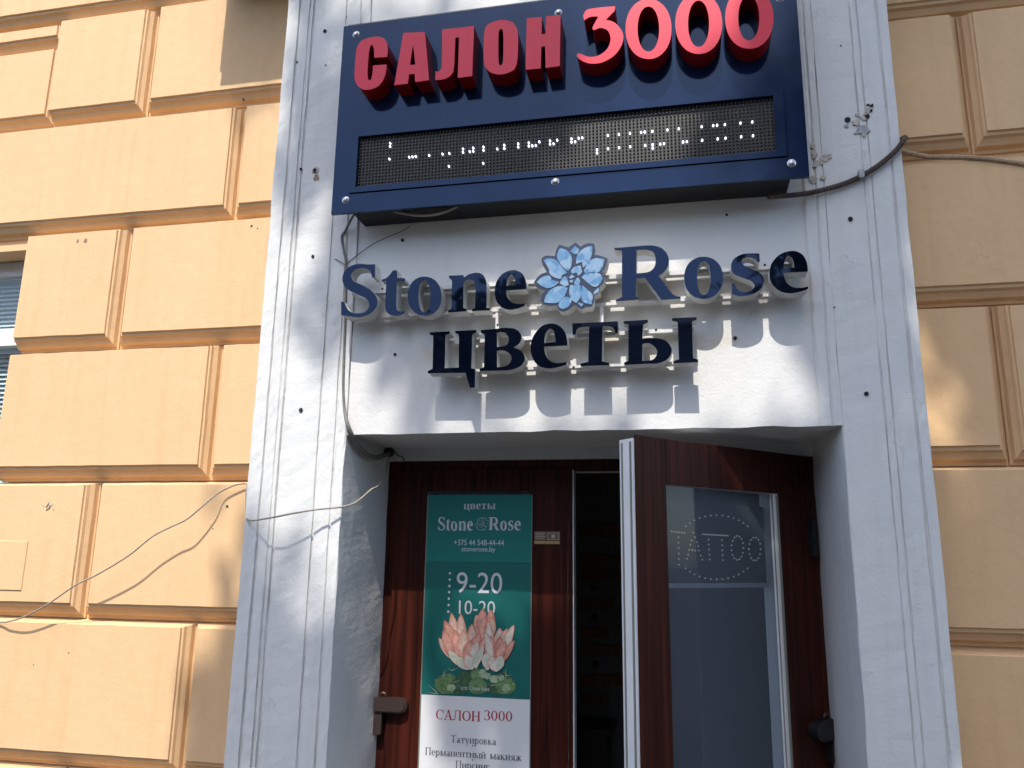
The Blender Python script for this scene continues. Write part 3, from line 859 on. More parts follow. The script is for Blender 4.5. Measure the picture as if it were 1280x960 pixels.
for r_ in range(NR):
    for c_ in range(NC):
        cx = lx0+pxs*(c_+.5); czz = lz0+pitch*(r_+.5)
        n0 = len(V)
        rr = pitch*.30
        for k in range(6):
            t = math.pi*k/3+.5
            V.append((cx+rr*math.cos(t), LY-.0005, czz+rr*math.sin(t)))
        for k in range(6):
            t = math.pi*k/3+.5
            V.append((cx+rr*.8*math.cos(t), LY-.0055, czz+rr*.8*math.sin(t)))
        V.append((cx, LY-.0075, czz))
        for k in range(6):
            F.append((n0+k, n0+(k+1) % 6, n0+6+(k+1) % 6, n0+6+k))
            F.append((n0+6+k, n0+6+(k+1) % 6, n0+12))
struct(add('led_lenses', (V, F), M['led'], scr, smooth=True), 'stuff')
q_ = lambda o, s, pts: [(x/s+o[0], y/s+o[1]) for x, y in pts]
lit = q_((400, 120), 5.333, [(472, 318), (472, 342), (468, 420), (586, 410), (606, 408), (627, 406), (645, 404), (726, 398), (827, 386), (866, 384), (847, 466), (947, 372), (947, 352), (988, 372), (1027, 366), (1010, 352), (1090, 362), (1090, 340), (1090, 443), (1174, 352), (1237, 336), (1237, 352)])
lit += q_((620, 120), 6.4, [(76, 400), (76, 424), (176, 388), (176, 414), (252, 384), (252, 408), (278, 406), (302, 404), (328, 400), (354, 374), (432, 368), (432, 392), (456, 388), (490, 356), (590, 350), (590, 376), (641, 372), (668, 344), (696, 340), (802, 456), (802, 434), (881, 324), (881, 422), (990, 312), (990, 412), (1070, 308), (1070, 406), (1152, 300), (1176, 296), (1180, 396), (1260, 290), (1262, 386), (1262, 412)])
lit += q_((800, 100), 5.333, [(20, 352), (90, 346), (22, 436), (92, 452), (92, 432), (137, 426), (160, 420), (180, 336), (250, 332), (275, 412), (296, 410), (318, 408), (410, 316), (415, 402), (482, 310), (503, 308), (506, 392), (578, 300), (580, 386), (674, 292), (676, 377), (743, 285), (746, 371)])
vf = ([], [])
for x, y in lit:
    p = px(x, y, LY-.006)
    ci = min(NC-1, max(0, int((p.x-lx0)/pxs))); ri = min(NR-1, max(0, int((p.z-lz0)/pitch)))
    vf = merge(vf, dome(lx0+pxs*(ci+.5), LY-.0005, lz0+pitch*(ri+.5), pitch*.30, .0105, 8, 1))
struct(add('lit_leds', vf, M['ledon'], scr), 'stuff')
for x, y in ((445, 43), (698, 15.5), (432, 250), (694, 227), (989.5, 204), (975, -2)):
    p = px(x, y, SP)
    add('bolt', merge(dome(p.x, SP-.003, p.z, .0105, .006, 12, 2), dome(p.x, SP-.0001, p.z, .014, .003, 12, 1)), M['steel'], ss)
red = []
red.append(G(*H_, [[(410, 457), (305, 463), (305, 400, 1), (293, 364, 1), (275, 372, 1), (263, 430, 1), (252, 600, 1), (262, 640, 1), (280, 640, 1), (290, 605, 1), (298, 525), (404, 518), (392, 610, 1), (345, 685, 1), (270, 718, 1), (200, 710, 1), (155, 650, 1), (150, 580, 1), (165, 400, 1), (205, 328, 1), (290, 298, 1), (372, 302, 1), (412, 355, 1)]]))
red.append(G(*H_, [[(540, 265), (712, 258), (745, 643), (635, 657), (630, 592), (585, 597), (575, 670), (467, 683)], [(617, 355), (592, 522), (636, 518)]]))
red.append(G(*H_, [[(850, 238), (1105, 210), (1090, 610), (975, 625), (985, 300), (955, 303), (945, 530, 1), (930, 590, 1), (880, 630, 1), (795, 642), (797, 570), (825, 572, 1), (845, 535, 1)]]))
red.append(G(*I_, [[(35, 270, 1), (62, 200, 1), (160, 163, 1), (258, 180, 1), (302, 255, 1), (299, 480, 1), (268, 562, 1), (165, 597, 1), (72, 572, 1), (32, 500, 1)], [(150, 255, 1), (168, 233, 1), (186, 255, 1), (185, 495, 1), (165, 526, 1), (148, 495, 1)]]))
red.append(G(*I_, [[(375, 148), (495, 138), (492, 275), (525, 272), (530, 132), (645, 122), (638, 530), (525, 545), (522, 372), (490, 375), (487, 548), (365, 560)]]))
red.append(G(*I_, [[(828, 120, 1), (866, 76, 1), (1083, 52), (1078, 88), (1005, 162), (1080, 185, 1), (1140, 260, 1), (1140, 345, 1), (1080, 440, 1), (980, 500, 1), (880, 510, 1), (805, 482, 1), (775, 447, 1), (793, 428, 1), (870, 456, 1), (950, 445, 1), (1020, 390, 1), (1045, 310, 1), (1020, 245, 1), (962, 225, 1), (915, 242, 1), (900, 225, 1), (948, 135), (880, 138, 1), (836, 166)]]))
red.append([oval(810.7, 36.5, 28.8, 37.6, 40, 2.1), oval(810.5, 36.6, 13.5, 28.2, 32, 2.1)])
red.append([oval(873.4, 29.8, 29.4, 38.0, 40, 2.1), oval(873.2, 30.0, 13.2, 29.0, 32, 2.1)])
red.append([oval(936.6, 22.8, 30.3, 38.4, 40, 2.1), oval(936.0, 22.8, 13.2, 28.0, 32, 2.1)])
REDG = []
for loops in red:
    lp = to_plane(loops, SF)
    lt = add('letter', merge(walls(lp, SF+.0015, SP-.0005), cap(inset(lp, .0007), SF+.0015)), M['redshade'], ss)
    add('letter_face', slab(lp, SF-.0015, SF+.0012), M['red'], lt)

# ------------------------------------------------------------------ poster on the left leaf
PY = DY-.0215
pp = [px(536, 618.5, PY), px(664.5, 618.5, PY), px(523.5, 960, PY), px(661.2, 960, PY)]
PX0, PX1, PZ1 = (pp[0].x+pp[2].x)/2, (pp[1].x+pp[3].x)/2, (pp[0].z+pp[1].z)/2
pw = px(590, 871, PY).z; ph = px(590, 702.5, PY).z
po = thing('poster', 'tall green and white poster with opening hours and a pink cactus flower on the door', 'poster', ((PX0+PX1)/2, PY, .35))
add('header_sheet', box(PX0, PX1, PY, PY+.004, ph-.001, PZ1), M['teal'], po)
hours = add('hours_sheet', box(PX0, PX1, PY+.001, PY+.004, pw, ph-.002), M['teal2'], po)
wsheet = add('white_sheet', box(PX0, PX1, PY, PY+.004, .30, pw-.0005), M['posterwhite'], po)
add('plastic_edge', merge(box(PX0-.005, PX0-.0005, PY, PY+.004, .30, PZ1), box(PX1+.0005, PX1+.004, PY, PY+.004, .30, PZ1)), M['bead'], po)
LAY = [PY-.0004]
def nl(d=.00004):
    LAY[0] -= d
    return LAY[0]
def flat(name, loops, m, parent, y=None):
    return add(name, cap(loops, y if y else nl()), m, parent)
# small copies of the shop's lettering
def place_glyphs(glyphs, x0, x1, zbase, zcap, sub=None):
    """glyphs: loops in (X,Z); fit them all into a box"""
    xs = [a for g in glyphs for L in g for a, b in L]; zs = [b for g in glyphs for L in g for a, b in L]
    ax0, ax1, az0, az1 = min(xs), max(xs), min(zs), max(zs)
    f = lambda p: (x0+(p[0]-ax0)/(ax1-ax0)*(x1-x0), zbase+(p[1]-az0)/(az1-az0)*(zcap-zbase))
    return [[[f(p) for p in L] for L in g] for g in glyphs]
def pq(x, y):
    p = px(x, y, PY); return p.x, p.z
w1 = [to_plane(l, LF) for _, l in flower_word]; w2 = [to_plane(l, LF) for _, l in flower_word2]
xa, za = pq(547.5, 663.5); xb, zb_ = pq(651, 646.5)
y_ = nl()
vf = ([], [])
for g in place_glyphs(w1, xa, xb, za, zb_): vf = merge(vf, cap(g, y_))
add('lettering', vf, M['print'], po)
xa, za = pq(579.5, 639); xb, zb_ = pq(619.5, 629.5)
vf = ([], [])
for g in place_glyphs(w2, xa, xb, za, zb_): vf = merge(vf, cap(g, y_))
add('lettering', vf, M['print'], po)
# the little flower between the words
vf = ([], [])
fx = px(602.5, 655, PY); k_ = .026/.17
ex = [p for L in elp for p in L]; ecx = (min(p[0] for p in ex)+max(p[0] for p in ex))/2; ecz = (min(p[1] for p in ex)+max(p[1] for p in ex))/2
kk = .052/(max(p[0] for p in ex)-min(p[0] for p in ex))
vf = merge(vf, cap([[(fx.x+(p[0]-ecx)*kk, fx.z+(p[1]-ecz)*kk) for p in elp[0]]], nl()))
add('printed_emblem', vf, M['printdim'], po)
vf = ([], [])
y_ = nl()
for L in PET: vf = merge(vf, cap([[(fx.x+(p[0]-ecx)*kk, fx.z+(p[1]-ecz)*kk) for p in L]], y_))
add('printed_emblem', vf, M['teal'], po)
# sans lettering from the built-in font
def sans(text, x0, x1, z0, z1, m, parent, y):
    cu = bpy.data.curves.new('lettering', 'FONT')
    cu.body = text
    cu.resolution_u = 4
    ob = bpy.data.objects.new('tmp', cu); col.objects.link(ob)
    dg = bpy.context.evaluated_depsgraph_get(); dg.update()
    me = bpy.data.meshes.new_from_object(ob.evaluated_get(dg))
    vs = [v.co.copy() for v in me.vertices]; fs_ = [tuple(p.vertices) for p in me.polygons]
    bpy.data.objects.remove(ob); bpy.data.curves.remove(cu); bpy.data.meshes.remove(me)
    ax0, ax1 = min(v.x for v in vs), max(v.x for v in vs); az0, az1 = min(v.y for v in vs), max(v.y for v in vs)
    V = [(x0+(v.x-ax0)/(ax1-ax0)*(x1-x0), y, z0+(v.y-az0)/(az1-az0)*(z1-z0)) for v in vs]
    return add('lettering', (V, fs_), m, parent)
def sans_px(text, xa, ya, xb, yb, m, parent=po):
    p, q = pq(xa, yb), pq(xb, ya)
    return sans(text, p[0], q[0], p[1], q[1], m, parent, nl())
sans_px('+375 44 548-44-44', 567.5, 675, 630, 681.5, M['print'])
sans_px('stonerose.by', 577, 683.5, 619, 691, M['print'])
sans_px('9-20', 570.5, 716, 628, 741, M['print'])
sans_px('10-20', 573.5, 751.5, 619, 767.5, M['print'])
for x, y in ((562.5, 716.5), (562.2, 724.5), (561.8, 732.5), (561.5, 740.3), (561.1, 748.3), (560.8, 756.3), (560.4, 764.4)):
    p = pq(x, y)
    flat('printed_dot', [oval(p[0], p[1], .0046, .0046, 10)], M['print'], po, LAY[0])
# cactus flower
S3 = lambda P: [pq(x/5.333+520, y/5.333+690) for x, y in P]
cact = [((330, 840, 48, 45), 'cactus_d'), ((415, 820, 52, 42), 'cactus'), ((205, 880, 76, 70), 'cactus'), ((580, 835, 42, 36), 'cactus_d'), ((292, 892, 58, 56), 'cactus_d'), ((412, 895, 62, 54), 'cactus'),
        ((530, 908, 58, 50), 'cactus_d'), ((600, 893, 66, 58), 'cactus'), ((478, 825, 22, 22), 'cactus_l'), ((520, 846, 27, 26), 'cactus_l'), ((568, 838, 18, 18), 'cactus_l'), ((445, 812, 26, 30), 'cactus_l'), ((235, 905, 26, 24), 'cactus_l'), ((600, 905, 28, 26), 'cactus_l')]
for (cx, cy, rx, ry), mm in cact:
    L = oval(cx, cy, rx, ry, 18)
    L = [(x+random.uniform(-5, 5), min(y+random.uniform(-5, 5), 946)) for x, y in L]
    flat('printed_cactus', [S3(L)], M[mm], po)
for x0, y0, x1, y1 in ((185, 830, 181, 780), (185, 830, 205, 772), (150, 855, 120, 850), (140, 935, 76, 880), (240, 790, 205, 770), (240, 790, 285, 768), (150, 945, 60, 932), (600, 830, 596, 770), (600, 825, 640, 820), (640, 878, 668, 884), (560, 850, 545, 810), (250, 870, 300, 850), (500, 890, 560, 880)):
    d = math.hypot(x1-x0, y1-y0); nx_, ny_ = -(y1-y0)/d*2.2, (x1-x0)/d*2.2
    flat('printed_spine', [S3([(x0+nx_, y0+ny_), (x1, y1), (x0-nx_, y0-ny_)])], M['spine'], po, LAY[0]-.00005)
nl()
def petal(bx, by, tx, ty, wd, mm, lines=True):
    L_ = math.hypot(tx-bx, ty-by); ux, uy = (tx-bx)/L_, (ty-by)/L_; nx_, ny_ = -uy, ux
    bend = random.uniform(-.06, .06)*L_
    def shape(k, t0, t1):
        pr = [(0, .22), (.25, .72), (.5, 1.0), (.75, .82), (.92, .40), (1.0, 0)]
        lft, rgt = [], []
        for t, w_ in pr:
            tt = t0+(t1-t0)*t
            cx, cy = bx+ux*L_*tt+nx_*bend*math.sin(tt*3.1), by+uy*L_*tt+ny_*bend*math.sin(tt*3.1)
            h = wd*.5*w_*k*random.uniform(.93, 1.07)
            lft.append((cx+nx_*h, cy+ny_*h, 1)); rgt.append((cx-nx_*h, cy-ny_*h, 1))
        tip = (lft[-1][0], lft[-1][1])
        return curve_pts(lft[:-1]+[tip]+rgt[:-1][::-1], 3)
    flat('printed_petal_outline', [S3(shape(1.05, 0, 1.01))], M['petal_line'], po)
    flat('printed_petal', [S3(shape(.97, .01, .99))], M[mm[0]], po)
    flat('printed_petal', [S3(shape(.60, .12, .93))], M[mm[1]], po)
PK, MD, PL, GR = ('petal_pink', 'petal_mid'), ('petal_mid', 'petal_pale'), ('petal_pale', 'petal_white'), ('petal_white', 'petal_green')
for a in [(450, 600, 403, 418, 66, MD), (455, 600, 447, 378, 74, PK), (470, 600, 500, 385, 66, PK), (480, 600, 513, 440, 56, MD),
          (330, 760, 238, 404, 78, MD), (335, 760, 300, 412, 76, MD), (320, 760, 190, 455, 80, PK), (345, 760, 372, 480, 84, MD), (310, 750, 152, 572, 60, PL), (310, 755, 184, 520, 82, PK), (360, 760, 428, 540, 70, PK), (372, 770, 458, 570, 56, PK),
          (335, 770, 262, 520, 82, PK), (345, 770, 318, 520, 88, MD), (355, 770, 362, 590, 76, PK), (365, 772, 408, 590, 70, PL),
          (515, 770, 482, 460, 66, PL), (525, 770, 560, 505, 88, PL), (535, 770, 612, 508, 78, MD), (540, 770, 654, 486, 66, PL), (540, 765, 656, 590, 56, PK), (520, 770, 500, 560, 80, PK), (530, 770, 562, 565, 80, PK), (535, 770, 600, 590, 62, PK), (505, 775, 462, 530, 56, PL),
          (345, 778, 218, 655, 56, GR), (350, 780, 280, 700, 66, GR), (360, 782, 340, 680, 80, PL), (372, 782, 395, 690, 56, GR), (400, 775, 452, 620, 44, GR), (480, 785, 470, 670, 60, GR), (520, 790, 508, 690, 60, PL), (530, 795, 572, 690, 64, GR)]:
    petal(*a)
sans_px('фото: Chaya Kaya', 573, 858.5, 612, 863, M['print'])

# ---- serif stroke lettering for the white sheet
TK, TN = .135, .055
def bar(x0, y0, x1, y1, wd, horiz=False):
    d = math.hypot(x1-x0, y1-y0); nx_, ny_ = -(y1-y0)/d*wd/2, (x1-x0)/d*wd/2
    return [(x0+nx_, y0+ny_), (x1+nx_, y1+ny_), (x1-nx_, y1-ny_), (x0-nx_, y0-ny_)]
def V_(x, y0, y1, s='bt', k=1.0):
    q = [bar(x, y0, x, y1, TK*k)]
    if 'b' in s: q.append(bar(x-.13, y0+TN/2, x+.13, y0+TN/2, TN))
    if 't' in s: q.append(bar(x-.13, y1-TN/2, x+.13, y1-TN/2, TN))
    return q
def H_b(y, x0, x1): return [bar(x0, y, x1, y, TN)]
def D_b(x0, y0, x1, y1, wd): return [bar(x0, y0, x1, y1, wd)]
def A_b(cx, cy, rx, ry, a0, a1, n=14):
    q = []
    for i in range(n):
        t0 = R(a0+(a1-a0)*i/n); t1 = R(a0+(a1-a0)*(i+1)/n)
        def pt(t, inn):
            return (cx+(rx-(TK if inn else 0))*math.cos(t), cy+(ry-(TN if inn else 0))*math.sin(t))
        q.append([pt(t0, 0), pt(t1, 0), pt(t1, 1), pt(t0, 1)])
    return q
X_ = .66
GL = {
 'С': (.72, A_b(.38, .5, .36, .5, 45, 315)+V_(.66, .62, .98, '', .4)),
 'А': (.80, D_b(.12, 0, .40, 1, TN)+D_b(.40, 1, .66, 0, TK)+H_b(.33, .2, .58)+H_b(.03, 0, .24)+H_b(.03, .5, .80)),
 'Л': (.82, V_(.64, 0, 1, 'b')+H_b(.97, .18, .76)+D_b(.28, 1, .20, .12, TN*1.2)+A_b(.1, .12, .12, .12, 180, 360, 6)),
 'О': (.80, A_b(.4, .5, .38, .5, 0, 360, 22)),
 'Н': (.86, V_(.17, 0, 1)+V_(.68, 0, 1)+H_b(.52, .17, .68)),
 '3': (.62, A_b(.28, .74, .25, .26, -80, 160)+A_b(.28, .27, .30, .28, -160, 90)),
 '0': (.64, A_b(.31, .5, .28, .5, 0, 360, 22)),
 ' ': (.5, []),
 'Т': (.80, V_(.4, 0, 1, 'b')+H_b(.97, .05, .75)+D_b(.06, 1, .06, .78, TN)+D_b(.74, 1, .74, .78, TN)),
 'П': (.86, V_(.17, 0, 1)+V_(.68, 0, 1)+H_b(.97, .17, .68)),
 'а': (.54, V_(.38, 0, X_*.8, '')+A_b(.22, .19, .19, .2, 0, 360, 12)+A_b(.25, X_*.75, .19, X_*.25, 0, 160, 8)+H_b(.03, .36, .54)),
 'т': (.60, V_(.3, 0, X_, 'b')+H_b(X_-.03, .04, .56)+D_b(.05, X_, .05, X_-.2, TN)+D_b(.55, X_, .55, X_-.2, TN)),
 'у': (.58, D_b(.1, X_, .3, 0, TK)+D_b(.5, X_, .24, -.25, TN)+H_b(X_-.03, 0, .24)+H_b(X_-.03, .4, .58)+H_b(-.25, .08, .24)),
 'и': (.66, V_(.14, 0, X_)+V_(.52, 0, X_)+D_b(.16, .08, .5, X_-.08, TN)),
 'р': (.62, V_(.14, -.28, X_, 'bt')+A_b(.33, .33, .24, .34, -170, 170, 16)),
 'о': (.56, A_b(.28, .33, .25, .34, 0, 360, 18)),
 'в': (.56, V_(.14, 0, X_, 'bt')+A_b(.22, .49, .24, .18, -90, 90, 8)+A_b(.22, .18, .29, .18, -90, 90, 8)),
 'к': (.62, V_(.14, 0, X_)+D_b(.16, .32, .48, X_-.03, TN)+D_b(.26, .38, .52, 0, TK)+H_b(.03, .4, .64)),
 'е': (.54, A_b(.28, .33, .25, .34, 10, 320, 16)+H_b(.36, .06, .5)),
 'м': (.80, V_(.14, 0, X_)+V_(.66, 0, X_)+D_b(.14, X_, .4, .05, TK*.8)+D_b(.4, .05, .66, X_, TN)),
 'н': (.66, V_(.14, 0, X_)+V_(.52, 0, X_)+H_b(.34, .14, .52)),
 'ы': (.84, V_(.14, 0, X_)+A_b(.24, .19, .26, .19, -90, 90, 8)+V_(.7, 0, X_)),
 'й': (.66, V_(.14, 0, X_)+V_(.52, 0, X_)+D_b(.16, .08, .5, X_-.08, TN)+A_b(.33, X_+.22, .15, .12, 180, 360, 8)),
 'я': (.60, V_(.46, 0, X_)+A_b(.36, .48, .26, .18, 90, 270, 8)+D_b(.36, .3, .1, 0, TK*.8)),
 'ж': (.86, V_(.43, 0, X_)+D_b(.08, X_, .43, .3, TN)+D_b(.78, X_, .43, .3, TN)+D_b(.36, .36, .08, 0, TK*.9)+D_b(.5, .36, .78, 0, TK*.9)),
 'с': (.52, A_b(.28, .33, .25, .34, 45, 315, 14)),
 'г': (.52, V_(.14, 0, X_)+H_b(X_-.03, .14, .46)+D_b(.46, X_, .46, X_-.2, TN)),
}
def serif(text, xa, ybase, xb, cap_px, m, parent):
    """text along baseline from photo pixel (xa,ybase) to xb"""
    tot = sum(GL[c][0] for c in text)
    p, q = pq(xa, ybase), pq(xb, ybase)
    sx = (q[0]-p[0])/tot
    sz = pq(xa, ybase-cap_px)[1]-p[1]
    V, F = [], []
    x = 0
    y = nl()
    for c in text:
        wd, qs = GL[c]
        for Q in qs:
            n0 = len(V)
            V += [(p[0]+(x+a)*sx, y-random.random()*.00006, p[1]+b*sz) for a, b in Q]
            F.append((n0, n0+1, n0+2, n0+3))
        x += wd
    return add('lettering', (V, F), m, parent)
LAY[0] = PY-.0004
serif('САЛОН', 544.5, 899, 601, 12.5, M['printred'], po)
serif('3000', 604.5, 900, 641, 12.5, M['printred'], po)
serif('Татуировка', 563, 928, 620.5, 9.5, M['printgrey'], po)
serif('Перманентный макияж', 531, 943.5, 652.5, 9.5, M['printgrey'], po)
serif('Пирсинг', 569, 960, 612, 9.5, M['printgrey'], po)
for x, y in ((591, 932), (590.5, 949.8)):
    p = pq(x, y)
    flat('printed_dot', [oval(p[0], p[1], .0028, .0028, 8)], M['printgrey'], po)

# push plaque on the left leaf
p = px(668, 664, F0); q = px(700.5, 680.5, F0)
pl = thing('door_plaque', 'small brown plaque with a gold lower edge beside the poster', 'plaque', ((p.x+q.x)/2, F0, q.z))
hz = (p.z-q.z)
add('plate', bbox_bev(p.x, q.x, F0-.004, F0-.0003, q.z+hz*.27, p.z, .001), M['plaque'], pl)
add('gold_edge', bbox_bev(p.x, q.x, F0-.007, F0-.0003, q.z, q.z+hz*.26, .002), M['gold'], pl)
wx = q.x-p.x
for k in range(4):
    add('print', box(p.x+wx*.05, p.x+wx*(.44-.05*(k % 2)), F0-.0046, F0-.0041, p.z-hz*(.18+.13*k), p.z-hz*(.13+.13*k)), M['plaqueprint'], pl)
add('print', ring(p.x+wx*.52, p.x+wx*.95, q.z+hz*.35, p.z-hz*.12, p.x+wx*.545, p.x+wx*.925, q.z+hz*.39, p.z-hz*.16, F0-.0046, F0-.0041), M['plaqueprint'], pl)
add('print', box(p.x+wx*.66, p.x+wx*.80, F0-.0047, F0-.0042, q.z+hz*.48, p.z-hz*.26), M['plaqueprint'], pl)

# ------------------------------------------------------------------ TATTOO dot sign behind the right glass
TD = .045
def tz(x, y): return leaf_uz(x/4.8+820, y/4.8+560, TD)
t0 = tz(62, 340); t1 = tz(700, 850)
c0 = LX(([((t0[0]+t1[0])/2, TD, t1[1])], []))[0][0]
ts = thing('tattoo_sign', 'dark TATTOO dot-letter sign hanging behind the right door glass', 'neon sign', c0)
bu0, bu1 = t1[0], gu1-.004
bz1 = leaf_uz(900, 630, TD)[1]; bz0 = leaf_uz(900, 733, TD)[1]
M['tatboard'] = mat('tattoo_board', (.008, .012, .020), .4)
M['tatdot'] = mat('tattoo_dot', (.7, .66, .55), .5, emit=(.8, .76, .64), estr=.13)
M['tatedge'] = mat('tattoo_edge', (.55, .58, .60), .4)
add('board', LX(box(bu0, bu1, TD+.004, TD+.010, bz0, bz1)), M['tatboard'], ts)
add('bottom_edge', LX(box(bu0+.01, bu1, TD-.004, TD+.0038, bz0-.004, bz0+.010)), M['tatedge'], ts)
dots = []
for i in range(44):
    t = 2*math.pi*i/44
    x, y = 368+246*math.cos(t), 596-193*math.sin(t)
    if -.55 < math.sin(t) < .55: continue
    dots.append((x, y))
for i in range(6): dots.append((98+15.5*i, 500+2*i))
for i in range(6): dots.append((139+.6*i, 535+33*i))
for a, b in [(228, 507), (217, 555), (239, 535), (210, 580), (250, 565), (203, 612), (222, 612), (240, 615), (258, 590), (262, 616), (197, 640), (191, 664), (272, 645), (282, 670)]: dots.append((a, b))
for i in range(14): dots.append((285+11.5*i, 517+.7*i))
for i in range(5): dots.append((320+1.5*i, 549+30*i)); dots.append((400+1.2*i, 553+30*i))
for i in range(15):
    t = 2*math.pi*i/15; dots.append((493+36*math.cos(t), 599+72*math.sin(t)))
for i in range(14):
    t = 2*math.pi*i/14; dots.append((597+35*math.cos(t), 606+70*math.sin(t)))
vf = ([], [])
for x, y in dots:
    u, z = tz(x, y)
    vf = merge(vf, dome(u, TD+.0035, z, .0030, .003, 6, 1))
struct(add('dot_lamps', LX(vf), M['tatdot'], ts), 'stuff')

# ------------------------------------------------------------------ cables and conduits
def pts(L, Y=None): return [px(*p[:2], p[2] if len(p) > 2 else Y) for p in L]
cR = tube(pts([(960, 246, -.05), (1000, 243, -.02), (1030, 237, -.014), (1062, 227, -.012), (1092, 211, -.012), (1118, 190, -.012), (1131, 173, -.008)])+[Vector((.748, .03, px(1131, 173, -.01).z+.018)), Vector((.752, .13, 3.08))], .0085, 8, 8, ripple=.12, pitch=.007)
o = add('conduit', cR, M['conduit'], None, px(1060, 227, 0), smooth=False)
tag(o, 'dark corrugated conduit sagging across the right white pier from the salon sign', 'conduit')
p0 = px(1131, 190, WALL_Y+.015)
cR2 = tube([(.752, .135, p0.z+.04), (.765, .16, p0.z+.005)]+pts([(1155, 195.5), (1180, 196.5), (1210, 197), (1245, 200), (1285, 206), (1330, 214)], WALL_Y-.002), .0085, 8, 8, ripple=.08, pitch=.008)
tag(add('conduit', cR2, M['conduit2'], None, px(1200, 197, WALL_Y)), 'dusty tan conduit lying in the joint of the right orange wall', 'conduit')
p = px(1076, 219, -.012)
tag(add('conduit_clip', merge(box(p.x-.008, p.x+.008, -.026, -.001, p.z-.013, p.z+.013), box(p.x-.004, p.x+.02, -.006, -.0005, p.z+.008, p.z+.02)), M['clip'], None, p), 'small grey clip holding the corrugated conduit on the white pier', 'clip')
cL = tube(pts([(447, 262, -.06), (440, 272, -.04), (432, 288, -.008), (427, 296, -.006), (430, 315, -.006), (432.5, 332, -.004), (431.5, 400, -.003), (429.5, 455, -.003), (429, 490, -.004), (431, 515, -.008), (436, 535, -.010)])+pts([(444, 552, .03), (456, 566, .10), (470, 572, .20), (485, 567, .33)]), lambda s: .0045+.0045*min(1, max(0, (s-.62)/.12)), 8, 8)
tag(add('conduit', cL, M['cable'], None, px(430, 450, 0), smooth=True), 'grey cable conduit running down the left pier into the doorway corner', 'conduit')
w1_ = tube(pts([(487, 566, .33), (482, 588, .22), (474, 606, .14), (464, 612, .07), (449, 625, .02), (438, 631, -.012), (424, 634, -.022), (395, 637, -.045), (370, 641, -.060), (345, 646, -.070), (330, 648.5, -.060), (318, 650.5, -.030), (309, 649, -.004), (307.2, 642, .03)]), .0032, 6, 6)
tag(add('wire', w1_, M['cablelight'], None, px(380, 640, 0), smooth=True), 'thin tan wire crossing the left white pier at mid height', 'wire')
w2_ = tube(pts([(307.5, 640, .08), (308, 612, .14), (309, 605, .155), (295, 606, .150), (277, 614, .145), (262, 625, .12), (235, 648, .105), (215, 658, .105), (190, 671, .10), (160, 695, .10), (120, 719, .105), (95, 731, .11), (60, 755, .12), (30, 771, .13), (10, 777, .145), (2, 777.5, .155), (-8, 777, .16), (-60, 770, .16)]), .0030, 6, 6)
tag(add('wire', w2_, M['cablelight'], None, px(160, 695, .1), smooth=True), 'long thin wire drooping across the left orange wall', 'wire')
w3_ = tube(pts([(512, 283, -.02), (500, 290, -.004), (470, 303, -.002), (448, 318, -.002), (434, 329, -.004), (432, 331, -.008), (425, 327, -.006), (419, 323.5, -.003)]), .0016, 5, 5)
tag(add('wire', w3_, M['cabledark'], None, px(470, 303, 0)), 'short dark wire slanting from the salon sign to the left conduit', 'wire')
wb = tube(pts([(487, 262, -.10), (500, 266, -.09), (525, 269.5, -.085), (550, 267, -.09), (572, 258, -.10)]), .0045, 6, 6)
tag(add('wire', wb, M['cablelight'], None, px(525, 269, -.08), smooth=True), 'pale cable loop hanging under the salon sign box', 'wire')
w5_ = tube(pts([(486, 566, .34), (489, 560, .32), (497, 569, .30), (503, 571, .31), (505, 576, .34)]), .0025, 5, 5)
tag(add('wire', w5_, M['cabledark'], None, px(495, 568, .3)), 'black tangle of wire in the top left corner of the doorway', 'wire')
p = px(484, 564, .34)
tag(add('junction_lump', dome(p.x, .37, p.z, .02, .05, 8, 2), M['hole'], None, p), 'black taped cable joint in the top left corner of the doorway', 'cable joint')

# ------------------------------------------------------------------ holes, chips and patches in the plaster
def blotch(x, y, r, Y, m, name, n=14, rough=.35, stretch=1.0, ang=0.0, dep=.0012):
    p = px(x, y, Y)
    rs = r/1000.0*2.75
    L = []
    sd_ = random.random()*99
    for i in range(n):
        t = 2*math.pi*i/n
        k = rs*(1+rough*noise.noise(Vector((math.cos(t)*1.7+sd_, math.sin(t)*1.7, 2)))*1.6)
        a, b = k*math.cos(t)*stretch, k*math.sin(t)
        L.append((p.x+a*math.cos(ang)-b*math.sin(ang), p.z+a*math.sin(ang)+b*math.cos(ang)))
    return add(name, merge(cap([L], Y-dep), walls([L], Y-dep, Y+.004)), m, bld)
HP = -.0022
for x, y, r in ((406, 38.5, 2.6), (371, 77.5, 1.4), (407, 81, 1.0), (391, 320.5, 2.2), (376, 512.5, 2.6), (1059.5, 149.5, 3.4), (1063, 273.5, 2.6), (1083, 492, 2.4), (503, 300, 2.2), (493.5, 443, 2.0), (908.5, 268.5, 1.6), (919, 422.5, 2.2), (376, 211, 1.8), (1051, 57, .9), (1043, 384, .9), (433, 21, .9)):
    Yh = HP if (x < 432 or x > 1016) else .0055
    blotch(x, y, r, Yh, M['hole'], 'drill_hole', 12, .12)
blotch(394, 213, 5.0, HP, M['raw'], 'plaster_chip', 14, .5); blotch(393.5, 213, 3.0, HP-.0006, M['hole'], 'drill_hole', 10, .4)
blotch(395, 222, 4.0, HP+.0004, M['rust'], 'rust_stain', 14, .6)
